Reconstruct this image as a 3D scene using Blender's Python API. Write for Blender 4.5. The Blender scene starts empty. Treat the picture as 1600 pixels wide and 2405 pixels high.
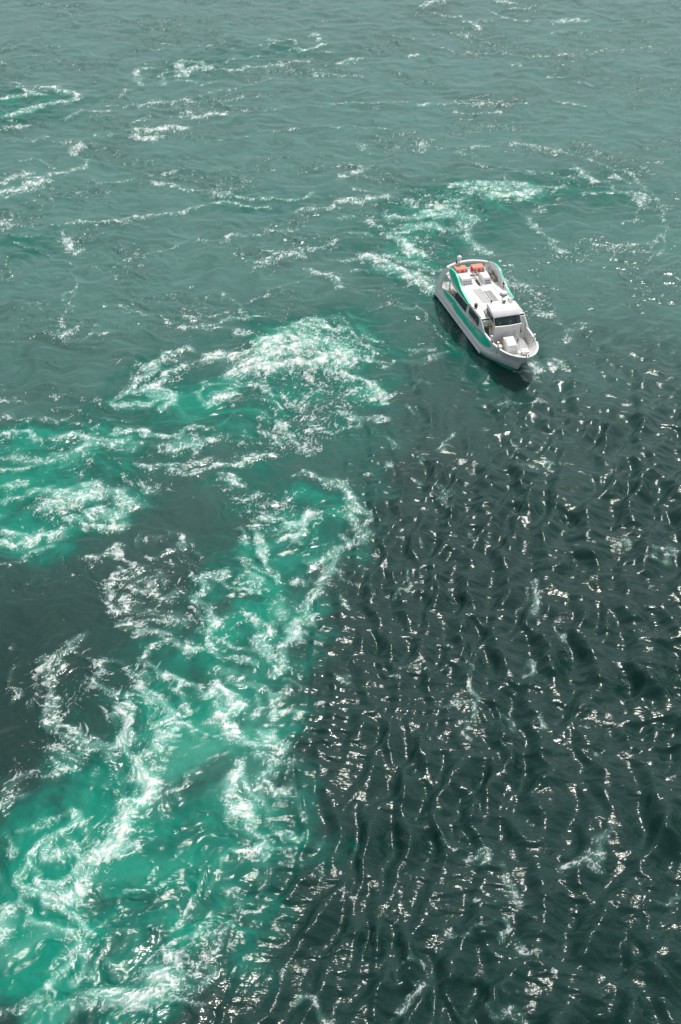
import bpy, bmesh, math, random
import numpy as np
from mathutils import Vector, Matrix

R = math.radians
scene = bpy.context.scene
col = scene.collection
rnd = random.Random(7)

# ------------------------------------------------------------------ camera
CAM_H = 58.0                    # eye height over the strait (bridge walkway)
PITCH = 36.0                    # degrees below the horizon
cam_data = bpy.data.cameras.new('camera')
cam_data.sensor_fit = 'VERTICAL'
cam_data.sensor_height = 36.0
cam_data.lens = 50.0
cam_data.clip_start = 0.5
cam_data.clip_end = 30000.0
camera = bpy.data.objects.new('camera', cam_data)
camera.location = (0, 0, CAM_H)
camera.rotation_euler = (R(90 - PITCH), 0, 0)
col.objects.link(camera)
scene.camera = camera

# ------------------------------------------------------------------ daylight
SUN_EL, SUN_AZ = 65.0, 22.0     # degrees; azimuth from +Y towards +X
world = bpy.data.worlds.new('World')
scene.world = world
world.use_nodes = True
wn = world.node_tree.nodes
sky = wn.new('ShaderNodeTexSky')
sky.sky_type = 'NISHITA'
sky.sun_disc = False
sky.sun_elevation = R(SUN_EL)
sky.sun_rotation = R(SUN_AZ)
sky.air_density = 0.7
sky.dust_density = 3.0
sky.ozone_density = 0.6
wn['Background'].inputs['Strength'].default_value = 0.15
haze_sat = wn.new('ShaderNodeHueSaturation')            # a hazy, whitish sky
haze_sat.inputs['Saturation'].default_value = 0.42
world.node_tree.links.new(sky.outputs[0], haze_sat.inputs['Color'])
world.node_tree.links.new(haze_sat.outputs[0], wn['Background'].inputs['Color'])

sun_data = bpy.data.lights.new('sun', 'SUN')
sun_data.energy = 2.2
sun_data.angle = R(0.53)
sun_data.color = (1.0, 0.98, 0.88)
sun = bpy.data.objects.new('sun', sun_data)
sd = Vector((math.sin(R(SUN_AZ)) * math.cos(R(SUN_EL)), math.cos(R(SUN_AZ)) * math.cos(R(SUN_EL)), math.sin(R(SUN_EL))))
sun.rotation_euler = sd.to_track_quat('Z', 'Y').to_euler()
sun.location = sd * 400
col.objects.link(sun)

scene.view_settings.view_transform = 'Standard'
scene.view_settings.look = 'None'
scene.view_settings.exposure = 0.26
scene.view_settings.gamma = 1.0
scene.view_settings.use_curve_mapping = False

# ------------------------------------------------------------------ the sea
# Streaks of foam and patches of aerated water were surveyed on the photograph
# (1600 x 2405) and are placed where they lie on the sea, in metres.
FPX = 50 / 36 * 2405
_cp, _sp = math.cos(R(PITCH)), math.sin(R(PITCH))


def sea_point(px, py):
    u, v = px - 800.0, 1202.5 - py
    dy, dz = _cp * FPX + _sp * v, -_sp * FPX + _cp * v
    t = -CAM_H / dz
    return u * t, dy * t


# small 2-D gradient noise on arrays
_rs = np.random.RandomState(11)
_perm = _rs.permutation(4096).astype(np.int32)
_ang = _rs.rand(4096).astype(np.float32) * 2 * np.pi
_gx, _gy = np.cos(_ang), np.sin(_ang)


def _hash(ix, iy):
    return _perm[(_perm[ix & 4095] + iy) & 4095]


def noise(x, y, seed=0):
    x = np.asarray(x, np.float32) + np.float32(seed * 37.31)
    y = np.asarray(y, np.float32) + np.float32(seed * 91.73)
    fx0, fy0 = np.floor(x), np.floor(y)
    ix, iy = fx0.astype(np.int32), fy0.astype(np.int32)
    fx, fy = x - fx0, y - fy0
    u = fx * fx * fx * (fx * (fx * 6 - 15) + 10)
    v = fy * fy * fy * (fy * (fy * 6 - 15) + 10)

    def gr(i, j):
        h = _hash(ix + i, iy + j)
        return _gx[h] * (fx - i) + _gy[h] * (fy - j)
    a, b, c, d = gr(0, 0), gr(1, 0), gr(0, 1), gr(1, 1)
    return 1.5 * ((a + u * (b - a)) * (1 - v) + v * (c + u * (d - c)))


def fbm(x, y, o=4, seed=0, g=0.5):
    s, a, f = 0, 1.0, 1.0
    for k in range(o):
        s = s + a * noise(x * f, y * f, seed + k)
        a *= g
        f *= 2.03
    return s


def ridge(x, y, o=4, seed=0, g=0.55):
    s, a, f, n = 0, 1.0, 1.0, 0
    for k in range(o):
        s = s + a * (1 - np.abs(noise(x * f, y * f, seed + k)) * 2.0)
        n += a
        a *= g
        f *= 2.07
    return s / n


def cells(x, y, seed=0):
    """distance to the border between cells: 0 on the lace threads"""
    x = np.asarray(x, np.float32)
    y = np.asarray(y, np.float32)
    ix, iy = np.floor(x).astype(np.int32), np.floor(y).astype(np.int32)
    f1 = np.full(x.shape, 9, np.float32)
    f2 = np.full(x.shape, 9, np.float32)
    for i in (-1, 0, 1):
        for j in (-1, 0, 1):
            h = _hash(ix + i + seed * 13, iy + j)
            qx = ix + i + 0.5 + 0.45 * _gx[h] - x
            qy = iy + j + 0.5 + 0.45 * _gy[h] - y
            d = np.sqrt(qx * qx + qy * qy)
            f2 = np.minimum(f2, np.maximum(f1, d))
            f1 = np.minimum(f1, d)
    return f2 - f1


def sstep(a, b, x):
    t = np.clip((x - a) / (b - a), 0, 1)
    return t * t * (3 - 2 * t)


# survey: foam streaks per tile of the photograph: points, half width (m), density
TILES = {
 (0, 0): [
  ([(65,380),(110,410),(200,440)],.5,.7), ([(170,400),(250,410),(320,430),(370,455),(250,480),(130,505),(40,540)],1.0,.85),
  ([(0,455),(120,440),(200,440)],.6,.8), ([(690,310),(640,320),(615,345),(630,370),(640,395)],.8,.7),
  ([(830,285),(820,320),(830,350),(880,320),(960,310)],.9,.8), ([(870,285),(940,295),(970,315)],.7,.7), ([(820,380),(880,385)],.9,.7), ([(940,395),(990,380)],.5,.6),
  ([(760,400),(740,350),(780,330)],.9,.4), ([(560,450),(580,410)],.8,.35),
  ([(1040,295),(1060,275),(1150,268),(1215,260)],.4,.6), ([(1020,320),(1100,320),(1200,312),(1300,295),(1420,282)],.5,.75),
  ([(1230,185),(1290,195)],.6,.7), ([(1190,212),(1240,205)],.5,.6), ([(1460,155),(1465,185),(1490,190)],.7,.8), ([(1370,228),(1430,225),(1480,212)],.7,.8), ([(1310,180),(1360,200)],.5,.6),
  ([(1480,245),(1568,238)],.4,.6), ([(700,235),(740,228)],.5,.6), ([(750,207),(785,205)],.6,.6), ([(900,212),(1020,210)],.4,.4),
  ([(640,495),(700,470),(780,475),(840,465),(900,470)],.6,.65), ([(850,530),(900,540),(960,530),(1040,525)],.8,.85),
  ([(600,605),(700,600),(780,590),(840,590)],1.0,1.0), ([(620,610),(640,640),(680,645),(720,630)],.9,.9), ([(590,570),(690,555)],.4,.5),
  ([(290,548),(350,520),(370,510)],.6,.6), ([(370,518),(430,515),(490,510)],.5,.65), ([(345,665),(330,700),(345,715),(370,660)],.7,.7), ([(275,662),(320,655)],.5,.6),
  ([(390,670),(450,660)],.4,.5),
  ([(0,850),(60,825),(130,800)],.9,.95), ([(0,895),(80,880),(150,850),(190,840)],1.1,1.0), ([(130,830),(200,815),(290,805)],.9,.8), ([(320,790),(380,770),(400,740)],.7,.6), ([(190,740),(260,780)],.4,.4),
  ([(400,835),(500,845),(600,830)],.5,.35),
  ([(690,845),(780,850),(880,868),(940,880),(1050,905),(1200,917),(1330,915),(1440,900)],.55,.75),
  ([(330,1028),(450,1025),(600,1010),(750,995),(850,975),(960,945),(1020,930)],.5,.65), ([(50,1048),(200,1045),(330,1030)],.35,.45),
  ([(1030,930),(1130,950),(1220,965)],.7,.6), ([(1380,970),(1480,965),(1568,940)],.7,.75), ([(0,1020),(40,1030),(30,1050)],.7,.75),
  ([(300,1110),(330,1140),(360,1155)],.7,.8), ([(250,1080),(330,1110)],.4,.5), ([(0,1090),(180,1085)],.7,.4), ([(30,590),(130,580)],.6,.6), ([(160,650),(210,630)],.5,.5), ([(90,740),(150,735)],.3,.5),
  ([(1060,460),(1110,450)],.6,.6), ([(1180,450),(1240,440)],.5,.5), ([(1430,345),(1540,345)],.6,.5), ([(830,1090),(900,1095),(960,1120)],.4,.5), ([(1020,1110),(1050,1080),(1130,1075)],.6,.55),
  ([(1290,1170),(1420,1150),(1568,1110)],.6,.5), ([(120,260),(170,258)],.4,.6), ([(230,215),(275,218)],.4,.5), ([(380,240),(430,258)],.4,.4), ([(0,290),(20,295)],.4,.6)],
 (800, 0): [
  ([(375,40),(400,15),(470,5)],1.0,.8), ([(440,65),(550,82)],.7,.7), ([(580,100),(640,125)],.9,.8), ([(525,155),(580,165)],.8,.7), ([(640,95),(720,100)],.7,.7), ([(690,60),(760,85),(860,98)],.5,.7),
  ([(720,5),(800,18)],.9,.8), ([(780,38),(900,35)],.5,.6), ([(985,103),(1060,98),(1120,95)],.9,.9), ([(960,152),(1040,155)],.5,.6), ([(1060,145),(1240,148)],.4,.5),
  ([(0,290),(60,285),(100,270)],.7,.75), ([(310,265),(350,255)],.8,.7), ([(770,300),(830,298)],.5,.7), ([(0,350),(80,350)],.5,.5), ([(350,490),(430,482),(520,475)],.6,.65), ([(540,482),(700,480),(860,473)],.4,.6),
  ([(530,525),(700,520),(800,525)],.5,.5), ([(965,460),(1040,485),(1130,495)],.5,.6), ([(1080,380),(1160,395)],.6,.6), ([(950,355),(1020,360)],.5,.4), ([(380,660),(370,700)],.8,.65), ([(540,700),(560,715)],.5,.4), ([(90,680),(130,700)],.9,.5),
  ([(1090,785),(1120,810),(1170,830)],.9,.75), ([(500,858),(600,850),(700,848),(800,855),(860,850)],.7,.8), ([(860,860),(1040,862)],.5,.6), ([(700,900),(780,905),(850,895),(900,880)],1.1,.95),
  ([(600,870),(700,870),(860,870)],.9,.5), ([(1120,900),(1250,885),(1330,890)],.5,.55), ([(1260,815),(1330,840)],.7,.6), ([(1330,880),(1380,910),(1370,935)],1.0,.7), ([(750,840),(770,800),(920,795)],.3,.45),
  ([(0,940),(80,925),(190,905)],.9,.8), ([(50,870),(110,890)],.6,.6), ([(0,1010),(60,1000)],.7,.6), ([(210,1000),(300,1000),(400,990),(500,990)],.9,.8), ([(440,960),(500,965)],1.1,.9), ([(320,910),(340,950)],.7,.55),
  ([(600,1010),(570,1090),(620,1140),(670,1176)],.9,.65), ([(230,1100),(300,1110),(290,1150),(380,1176)],1.0,.75), ([(130,1020),(180,1040)],.8,.7), ([(500,950),(560,1000),(540,1060)],1.3,.45), ([(300,1050),(420,1040),(500,1060)],1.2,.45),
  ([(850,1010),(900,1060),(960,1110),(1030,1160)],.6,.55), ([(880,975),(1000,945)],.4,.4), ([(1260,1135),(1400,1130),(1500,1080)],.8,.35), ([(0,830),(50,800),(100,780)],.7,.6), ([(60,1080),(130,1090)],.6,.4), ([(50,760),(200,760)],.8,.3)],
 (0, 600): [
  ([(300,190),(340,158)],.5,.7), ([(300,200),(290,230),(350,260)],.4,.5), ([(270,385),(330,355)],.6,.75), ([(425,355),(490,350)],.4,.5), ([(1215,30),(1290,10),(1380,0)],.7,.75), ([(1430,80),(1500,95),(1560,130)],.9,.85),
  ([(840,325),(960,320),(1050,300),(1140,285)],.6,.65), ([(1140,275),(1230,270)],.5,.6), ([(960,340),(1030,335)],.4,.6), ([(1090,365),(1130,365)],.7,.7), ([(1030,190),(1080,230),(1130,270)],.6,.4), ([(1150,80),(1200,50)],.4,.4),
  ([(960,465),(1050,475),(1130,455),(1200,430),(1260,390),(1330,370),(1400,380)],1.0,.95), ([(1080,520),(1150,500),(1230,460),(1300,430),(1400,420)],1.6,1.0), ([(1090,540),(1200,530),(1300,500),(1400,490),(1500,460),(1568,450)],1.3,1.0),
  ([(1450,310),(1520,330),(1568,340)],.9,.65), ([(1340,320),(1440,340)],.8,.5), ([(1400,400),(1500,400),(1568,420)],1.4,.6),
  ([(860,435),(790,450),(740,480),(700,520),(650,550),(620,600),(570,640),(520,670)],.7,.75), ([(850,510),(820,540),(760,555),(720,590),(680,630),(620,650)],.65,.85), ([(730,590),(760,620),(800,640),(790,680),(760,705)],.7,.7),
  ([(520,680),(600,690),(700,680),(790,660)],.6,.7), ([(700,600),(720,640),(690,660)],.7,.6), ([(560,600),(540,640),(515,680)],.4,.4), ([(600,640),(700,640),(760,650)],.9,.6),
  ([(900,640),(930,600),(1000,590),(1090,580),(1160,590)],.5,.5), ([(1050,640),(1020,670),(980,680)],.9,.95), ([(900,650),(940,690),(1000,700),(1060,680)],.5,.5),
  ([(545,822),(640,825),(720,825),(810,825)],.45,.95), ([(800,850),(880,810),(960,790)],.6,.55), ([(790,890),(890,885)],.9,.75), ([(1000,780),(1100,730)],.4,.35),
  ([(280,860),(350,830),(390,835),(440,850),(520,870),(560,865)],.8,.8), ([(350,900),(420,870),(480,850)],.8,.7), ([(0,830),(60,825),(140,810),(170,840),(240,850)],.6,.6), ([(600,880),(800,860),(1000,850)],1.2,.35),
  ([(625,960),(690,975),(800,965),(900,955),(960,940)],.5,1.0), ([(780,988),(850,995),(950,990)],.5,1.0), ([(990,985),(1060,965),(1150,940),(1240,938)],.6,1.0), ([(1020,1040),(1050,1060),(1060,1040),(1130,1040)],.5,.85),
  ([(200,1110),(280,1100),(350,1060),(430,1050)],.7,.7), ([(230,1150),(330,1120),(430,1090),(560,1100),(600,1160)],1.3,.85), ([(0,1070),(60,1060),(110,1040)],.6,.6), ([(0,1000),(80,990),(170,960)],.6,.45), ([(60,940),(200,940),(330,920)],1.0,.4), ([(0,1130),(120,1110),(230,1080)],.7,.5),
  ([(1210,800),(1250,840),(1290,870)],.5,.55), ([(1280,760),(1350,850),(1410,910)],.5,.55), ([(1230,660),(1280,700)],.5,.4), ([(1440,770),(1500,795)],.6,.6), ([(1300,640),(1350,700),(1400,760)],.4,.28), ([(1200,700),(1220,780)],.4,.25),
  ([(1520,1030),(1560,1100)],.9,.7), ([(1220,1160),(1300,1150)],.6,.6), ([(1400,520),(1460,600),(1480,620)],.4,.4), ([(1100,1100),(1180,1100)],.5,.5), ([(1360,1010),(1440,1030)],.5,.5), ([(660,1050),(720,1090)],.9,.45),
  ([(0,670),(40,670),(130,678)],.35,.5), ([(0,745),(200,760),(440,780)],.35,.4), ([(480,770),(600,765)],.3,.4), ([(240,660),(300,640)],.35,.4)],
 (800, 600): [
  ([(130,0),(200,50),(280,70),(330,100),(400,130),(440,160)],1.2,.85), ([(300,95),(340,130),(420,160),(445,170)],.8,.85), ([(0,30),(90,10)],.6,.5), ([(200,10),(300,30),(440,70)],1.2,.45), ([(740,110),(820,135),(880,165)],.6,.75), ([(800,130),(870,150)],.5,.5),
  ([(890,265),(970,272)],.4,.6), ([(270,245),(340,240)],.6,.5), ([(190,395),(160,380),(60,370)],.5,.5), ([(350,440),(430,430)],.7,.55), ([(400,470),(500,450)],.7,.55), ([(0,440),(30,480),(0,520)],1.5,.85),
  ([(40,560),(110,580),(160,620),(210,650),(205,680)],.6,.85), ([(0,730),(80,755),(160,760),(220,750)],.6,.65), ([(350,620),(360,590),(420,565)],.4,.55), ([(250,480),(330,500),(450,480)],.8,.35), ([(60,480),(200,500)],.6,.5),
  ([(880,500),(910,490),(925,520),(890,540)],.7,.95), ([(960,490),(1000,490),(1000,520)],.7,.55), ([(800,650),(880,690),(940,670)],.6,.5), ([(720,690),(800,660)],.6,.55), ([(1020,350),(1100,330),(1150,310)],.8,.4), ([(1000,410),(1060,380)],.5,.4),
  ([(470,880),(500,840),(530,820)],.5,.65), ([(960,940),(985,950),(965,990)],.5,.95), ([(340,900),(360,950)],.5,.7), ([(200,980),(230,950)],.6,.65), ([(590,900),(620,960)],.3,.5), ([(355,1030),(365,1060)],.35,.7), ([(480,1080),(500,1100)],.8,.6), ([(480,1120),(490,1170)],.4,.6),
  ([(830,970),(910,965)],.7,.45), ([(0,1070),(40,1110),(80,1160)],1.0,.75), ([(210,830),(245,870)],.5,.55), ([(455,205),(505,275),(560,345),(640,450)],.22,.42), ([(640,455),(700,500),(800,535)],.25,.4), ([(600,470),(640,490),(610,510)],.3,.4), ([(870,520),(905,505),(930,530)],.6,.9), ([(820,545),(880,550),(900,570)],.4,.5), ([(430,160),(400,120),(330,90)],1.0,.8), ([(780,880),(810,930)],.4,.45), ([(280,690),(320,720)],.7,.4)],
 (0, 1200): [
  ([(300,35),(360,40),(420,75),(500,90),(560,60)],.9,.95), ([(420,0),(500,40),(580,10)],1.1,.75), ([(0,100),(60,110),(130,150),(200,120),(280,110)],1.0,.95), ([(0,150),(80,150),(140,160)],.7,.7), ([(130,205),(200,190),(260,165)],.6,.6), ([(0,250),(60,240),(100,230)],.5,.5),
  ([(425,225),(480,220),(520,210),(530,170)],.5,1.0), ([(480,225),(560,230),(640,240)],.5,.6), ([(530,270),(600,300),(640,270),(660,260)],.7,.7), ([(510,310),(490,370),(520,400),(500,450),(560,460),(600,420)],.7,.8), ([(600,360),(640,380),(700,370)],.6,.7),
  ([(550,510),(620,520),(700,510),(770,500)],.7,.7), ([(650,550),(740,560),(780,580)],.7,.65), ([(700,340),(720,310),(760,340)],.5,.6), ([(760,400),(820,370)],.6,.6), ([(820,130),(825,180)],.5,.6), ([(690,200),(760,215),(800,200)],.5,.5), ([(640,140),(650,110)],.5,.5),
  ([(560,330),(660,320),(740,420)],1.4,.4), ([(620,450),(720,460),(840,520)],1.3,.4), ([(700,120),(820,110),(900,200)],1.2,.3),
  ([(1075,90),(1110,160)],.5,.85), ([(1150,90),(1170,110),(1215,130),(1220,190),(1230,250),(1265,290),(1255,330)],.55,.75), ([(1100,240),(1100,310),(1160,330),(1200,370),(1230,380)],.5,.65), ([(1110,230),(1150,235)],.35,.7),
  ([(1310,80),(1350,60),(1410,40),(1430,0)],.9,.8), ([(1300,60),(1330,110),(1380,170)],.5,.5), ([(1365,330),(1385,310),(1400,330)],.6,.95), ([(1470,240),(1520,220),(1568,180)],.7,.6), ([(1400,260),(1450,240)],.5,.5), ([(1440,290),(1480,340),(1430,390)],.6,.35),
  ([(970,290),(1020,280),(1000,320),(930,310),(940,360),(900,400),(930,440),(980,470),(995,510),(970,560)],.7,.75), ([(1010,330),(1100,350),(1200,375)],.5,.5), ([(880,460),(910,520),(900,560)],.4,.5),
  ([(1140,480),(1200,530),(1230,540),(1200,590),(1220,660)],.7,.65), ([(1330,560),(1340,600),(1300,640),(1270,690),(1310,730)],.8,.85), ([(1200,660),(1250,690),(1300,720),(1280,760)],.7,.75), ([(1370,490),(1450,490)],.7,.65), ([(1280,420),(1300,500)],.9,.4), ([(1360,440),(1420,480)],.7,.5),
  ([(1270,860),(1310,840)],.7,.6), ([(1430,890),(1480,890)],.5,.85), ([(1270,960),(1310,930),(1380,950)],.7,.7), ([(1330,790),(1380,830)],.6,.45), ([(1380,980),(1420,1020)],.5,.45),
  ([(630,680),(700,650),(760,620),(880,640),(1000,660)],.6,.65), ([(650,700),(740,760),(830,800),(920,800)],.6,.65), ([(660,820),(760,870),(800,960)],.7,.6), ([(800,800),(860,860),(840,920)],.7,.5), ([(1000,660),(1100,680),(1180,720)],.6,.5), ([(980,740),(1100,780),(1180,800)],1.0,.45), ([(1000,600),(1100,640),(1200,640)],.5,.45),
  ([(950,840),(1000,820),(1040,870),(1090,900),(1030,960),(1050,1010),(1120,1040),(1220,1060),(1300,1090)],.9,1.0), ([(990,800),(1030,850)],.9,.75), ([(1210,1010),(1300,1060)],.7,.65), ([(980,900),(1030,940)],.6,.65), ([(1180,820),(1200,900),(1150,960)],.7,.4),
  ([(530,920),(570,900),(600,950),(605,1000),(570,1050),(540,1090)],.5,.75), ([(520,920),(570,925)],.6,.85),
  ([(400,570),(300,640),(220,710),(200,780),(230,830),(260,900),(290,980),(340,1030),(400,1080),(460,1110)],.6,.65), ([(310,630),(400,660),(450,720),(460,800),(520,860)],.5,.55), ([(370,1070),(420,1075)],.6,.85), ([(50,900),(60,840)],.4,.45), ([(180,690),(220,710)],.5,.6), ([(90,720),(60,800)],.5,.35), ([(60,600),(50,660)],.4,.35), ([(450,690),(560,720),(600,760)],.6,.45), ([(160,760),(140,860)],.8,.3), ([(230,900),(240,1000),(280,1060)],.8,.4),
  ([(860,1020),(800,1020),(740,1060),(690,1100),(640,1140)],.9,.95), ([(800,1010),(760,940),(740,1000)],.5,.6), ([(900,1010),(990,1030)],.3,.5), ([(560,1110),(650,1130)],.7,.6), ([(240,1100),(330,1176)],1.2,.45), ([(430,1100),(500,1150)],.7,.5), ([(1210,1110),(1330,1170)],1.4,.45), ([(620,760),(700,800),(640,820)],.6,.5)],
 (800, 1200): [
  ([(50,0),(60,70),(75,150)],.8,.75), ([(130,30),(160,50)],.5,.65), ([(0,110),(60,150)],.6,.55), ([(0,290),(70,330),(120,340),(155,370)],.3,.65), ([(320,270),(295,350),(255,400)],.4,.75), ([(0,400),(30,450)],.4,.6), ([(1260,150),(1300,130),(1340,160)],.6,.85), ([(1440,210),(1500,160),(1540,180),(1500,230)],.8,.65),
  ([(900,340),(880,400),(900,460)],1.0,.65), ([(1000,540),(1010,570)],.4,.85), ([(490,580),(510,600)],.35,.95), ([(875,660),(885,700),(865,740)],.4,.95), ([(600,790),(615,860),(600,940)],.45,.95), ([(460,880),(540,890),(600,880)],.4,.55), ([(280,745),(380,740)],.25,.65), ([(0,760),(60,800)],.35,.75),
  ([(930,960),(950,1000)],.5,.95), ([(770,940),(785,1010)],.4,.65), ([(1140,1070),(1200,1120)],.25,.65), ([(570,680),(585,780)],.25,.55), ([(570,960),(580,1050)],.35,.55), ([(240,740),(265,770)],.35,.55), ([(590,90),(610,140)],.5,.45), ([(370,140),(365,180)],.4,.6), ([(670,130),(690,150)],.3,.6), ([(1090,145),(1120,155)],.4,.6)],
 (0, 1800): [
  ([(690,0),(680,60),(690,120),(640,170),(600,220),(560,290),(520,350),(480,400),(430,450),(390,500),(350,560),(300,600)],1.15,1.0), ([(600,360),(560,390),(500,430)],.8,.85), ([(560,160),(600,200)],.8,.75), ([(640,0),(650,60)],.7,.6), ([(330,560),(400,580)],.8,.7),
  ([(340,220),(370,260),(330,310),(270,320),(230,370),(240,430),(290,400)],.7,.75), ([(200,330),(140,420),(90,520),(80,590),(130,620),(200,600),(250,590),(330,560)],.6,.65), ([(200,560),(230,620),(300,650),(320,720),(370,780),(400,790)],.6,.85), ([(360,390),(400,440),(350,500)],.5,.65), ([(140,710),(220,770),(280,800)],.6,.75),
  ([(280,800),(310,880),(270,950),(220,1040)],.4,.75), ([(290,810),(255,870),(260,920)],.25,.6), ([(330,830),(380,900),(380,980)],.6,.55), ([(480,830),(460,900),(440,950)],.6,.45), ([(500,880),(530,960)],.4,.35), ([(20,340),(60,390),(40,420)],.4,.55), ([(80,280),(200,260),(330,210)],.5,.45), ([(0,690),(60,660),(80,600)],.6,.65), ([(0,720),(0,780)],1.5,.65),
  ([(510,50),(560,45),(590,80)],.25,.6), ([(450,110),(540,115)],.25,.5), ([(110,120),(20,180)],1.0,.55), ([(200,60),(280,20)],.9,.45), ([(0,150),(60,60),(160,20)],1.2,.4), ([(220,330),(300,360),(380,400)],.7,.5), ([(160,450),(220,500),(180,540)],.5,.5), ([(60,640),(140,700)],.5,.5),
  ([(1080,0),(1090,60),(1060,130),(1080,180),(1130,230),(1150,270)],1.0,1.0), ([(1110,60),(1150,120),(1170,180)],.8,.75), ([(1250,0),(1240,50),(1280,80),(1300,140)],.6,.75), ([(1150,270),(1190,350),(1240,380)],.7,.55), ([(1200,60),(1220,180),(1260,260)],1.3,.4), ([(1330,120),(1400,220)],.9,.35),
  ([(1110,400),(1150,385),(1180,400)],.7,.95), ([(1270,310),(1310,310),(1370,350)],.5,.75), ([(1380,340),(1420,300)],.5,.6), ([(1090,370),(1040,420),(1020,500),(980,570)],.6,.45), ([(960,460),(930,500),(920,560),(860,610),(850,660),(800,730)],.35,.55), ([(1060,560),(1100,640),(1060,700)],.9,.35), ([(1180,450),(1200,560)],.9,.3),
  ([(520,595),(600,570),(690,565),(800,520)],.2,.65), ([(540,805),(600,780),(700,765),(800,730)],.2,.65), ([(580,600),(610,670)],.18,.55), ([(680,440),(685,530)],.14,.5), ([(800,310),(940,300)],.14,.5), ([(680,350),(790,340)],.14,.4), ([(820,400),(830,470)],.14,.4),
  ([(920,20),(860,70),(800,110)],.5,.4), ([(800,850),(830,820),(880,800),(920,770)],.7,.55), ([(790,860),(820,930),(870,920)],.7,.5), ([(960,850),(1000,790),(1030,740)],.7,.6), ([(840,980),(900,970),(980,920)],.5,.7), ([(880,870),(940,900)],.7,.5),
  ([(430,1060),(480,1080),(520,1050),(560,1060),(640,1020),(700,990),(750,960),(790,960)],.9,1.0), ([(470,1120),(540,1110),(640,1060),(720,1030),(780,1000)],.9,1.0), ([(550,1130),(640,1120),(750,1080),(850,1110),(920,1100)],.6,.75), ([(430,1080),(380,1150)],.6,.65), ([(900,1000),(980,960)],.5,.6), ([(580,980),(700,950),(780,930)],.4,.6), ([(800,1020),(900,1040)],.5,.5),
  ([(1400,1070),(1480,1100),(1530,1150)],.6,.75), ([(100,1130),(180,1100)],.6,.55), ([(130,1070),(160,1090)],.5,.5), ([(0,1100),(100,1080),(200,1040)],.8,.4), ([(250,1130),(340,1100),(420,1090)],.8,.45), ([(1260,390),(1340,400)],.5,.55)],
 (800, 1800): [
  ([(590,430),(640,420),(660,380),(680,430),(650,470)],.6,.9), ([(1240,310),(1200,380),(1220,440),(1150,450),(1080,440),(1000,440)],.8,.75), ([(760,680),(790,740),(740,800),(740,830)],.45,.85), ([(780,480),(800,560),(830,610)],.9,.55), ([(560,790),(640,740),(700,700)],.45,.55), ([(480,340),(540,370)],.7,.45),
  ([(380,990),(340,1050),(300,1110),(300,1140)],.4,.85), ([(1430,620),(1500,620),(1560,590)],.5,.65), ([(750,1040),(820,1030)],.3,.6), ([(700,1160),(820,1130)],.6,.55), ([(270,880),(350,900),(380,930)],.8,.35), ([(440,770),(540,770)],.4,.5), ([(820,820),(860,880),(900,860)],.7,.45), ([(600,620),(720,600)],.6,.4)],
}
# survey: long rims of eddies and current lines, on the whole photograph (1568 px wide)
RIMS = [
 ([(700,1085),(770,1110),(820,1160),(862,1195),(832,1235),(800,1262),(768,1305),(728,1362),(690,1425),(662,1480),(640,1545)],.50,.80),
 ([(615,1190),(650,1205),(690,1200),(718,1172),(700,1225),(650,1240)],.40,.70), ([(600,1200),(590,1250),(612,1290),(632,1340)],.35,.70),
 ([(470,1330),(455,1380),(480,1420),(500,1450),(480,1490)],.35,.70), ([(130,1530),(108,1600),(128,1680),(180,1732),(250,1742),(298,1702),(306,1640),(286,1602)],.30,.75),
 ([(560,1300),(600,1330),(640,1330)],.30,.60), ([(500,1560),(560,1575),(640,1600),(660,1650)],.35,.55), ([(300,1870),(240,1935),(180,1995),(130,2045)],.45,.65),
 ([(270,920),(300,880),(350,835),(420,810)],.35,.65), ([(480,920),(530,890),(600,890),(640,915)],.35,.55), ([(640,760),(720,738),(800,760),(850,800),(880,850)],.45,.55),
 ([(1080,340),(1200,330),(1330,360),(1450,400),(1520,470),(1540,540),(1500,600)],.40,.42), ([(480,330),(640,300),(800,290),(900,300)],.30,.42), ([(200,250),(420,230),(640,180)],.35,.40),
 ([(560,260),(760,240),(1000,235),(1200,230)],.35,.38), ([(700,520),(600,540),(430,560),(280,600)],.30,.45), ([(560,700),(700,640),(830,620),(900,640)],.30,.42), ([(30,560),(150,600),(180,650),(150,720),(130,780)],.30,.45),
 ([(1180,640),(1280,720),(1290,760)],.30,.40), ([(1100,380),(1250,400),(1400,420),(1480,470),(1440,520)],.35,.45), ([(900,80),(1050,120),(1250,130),(1500,110)],.40,.36), ([(20,330),(200,320),(380,290)],.30,.40),
 ([(240,700),(400,740),(560,720)],.28,.42), ([(960,700),(1000,760),(1060,810)],.25,.45), ([(880,960),(780,990),(700,1000)],.30,.50),
]
for pts, w_, d_ in RIMS:
    TILES.setdefault((0, 1), []).append(([(x * 1.0204 * 1.96, (y * 1.0204 - 1) * 1.96) for x, y in pts], w_, d_))
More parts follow.
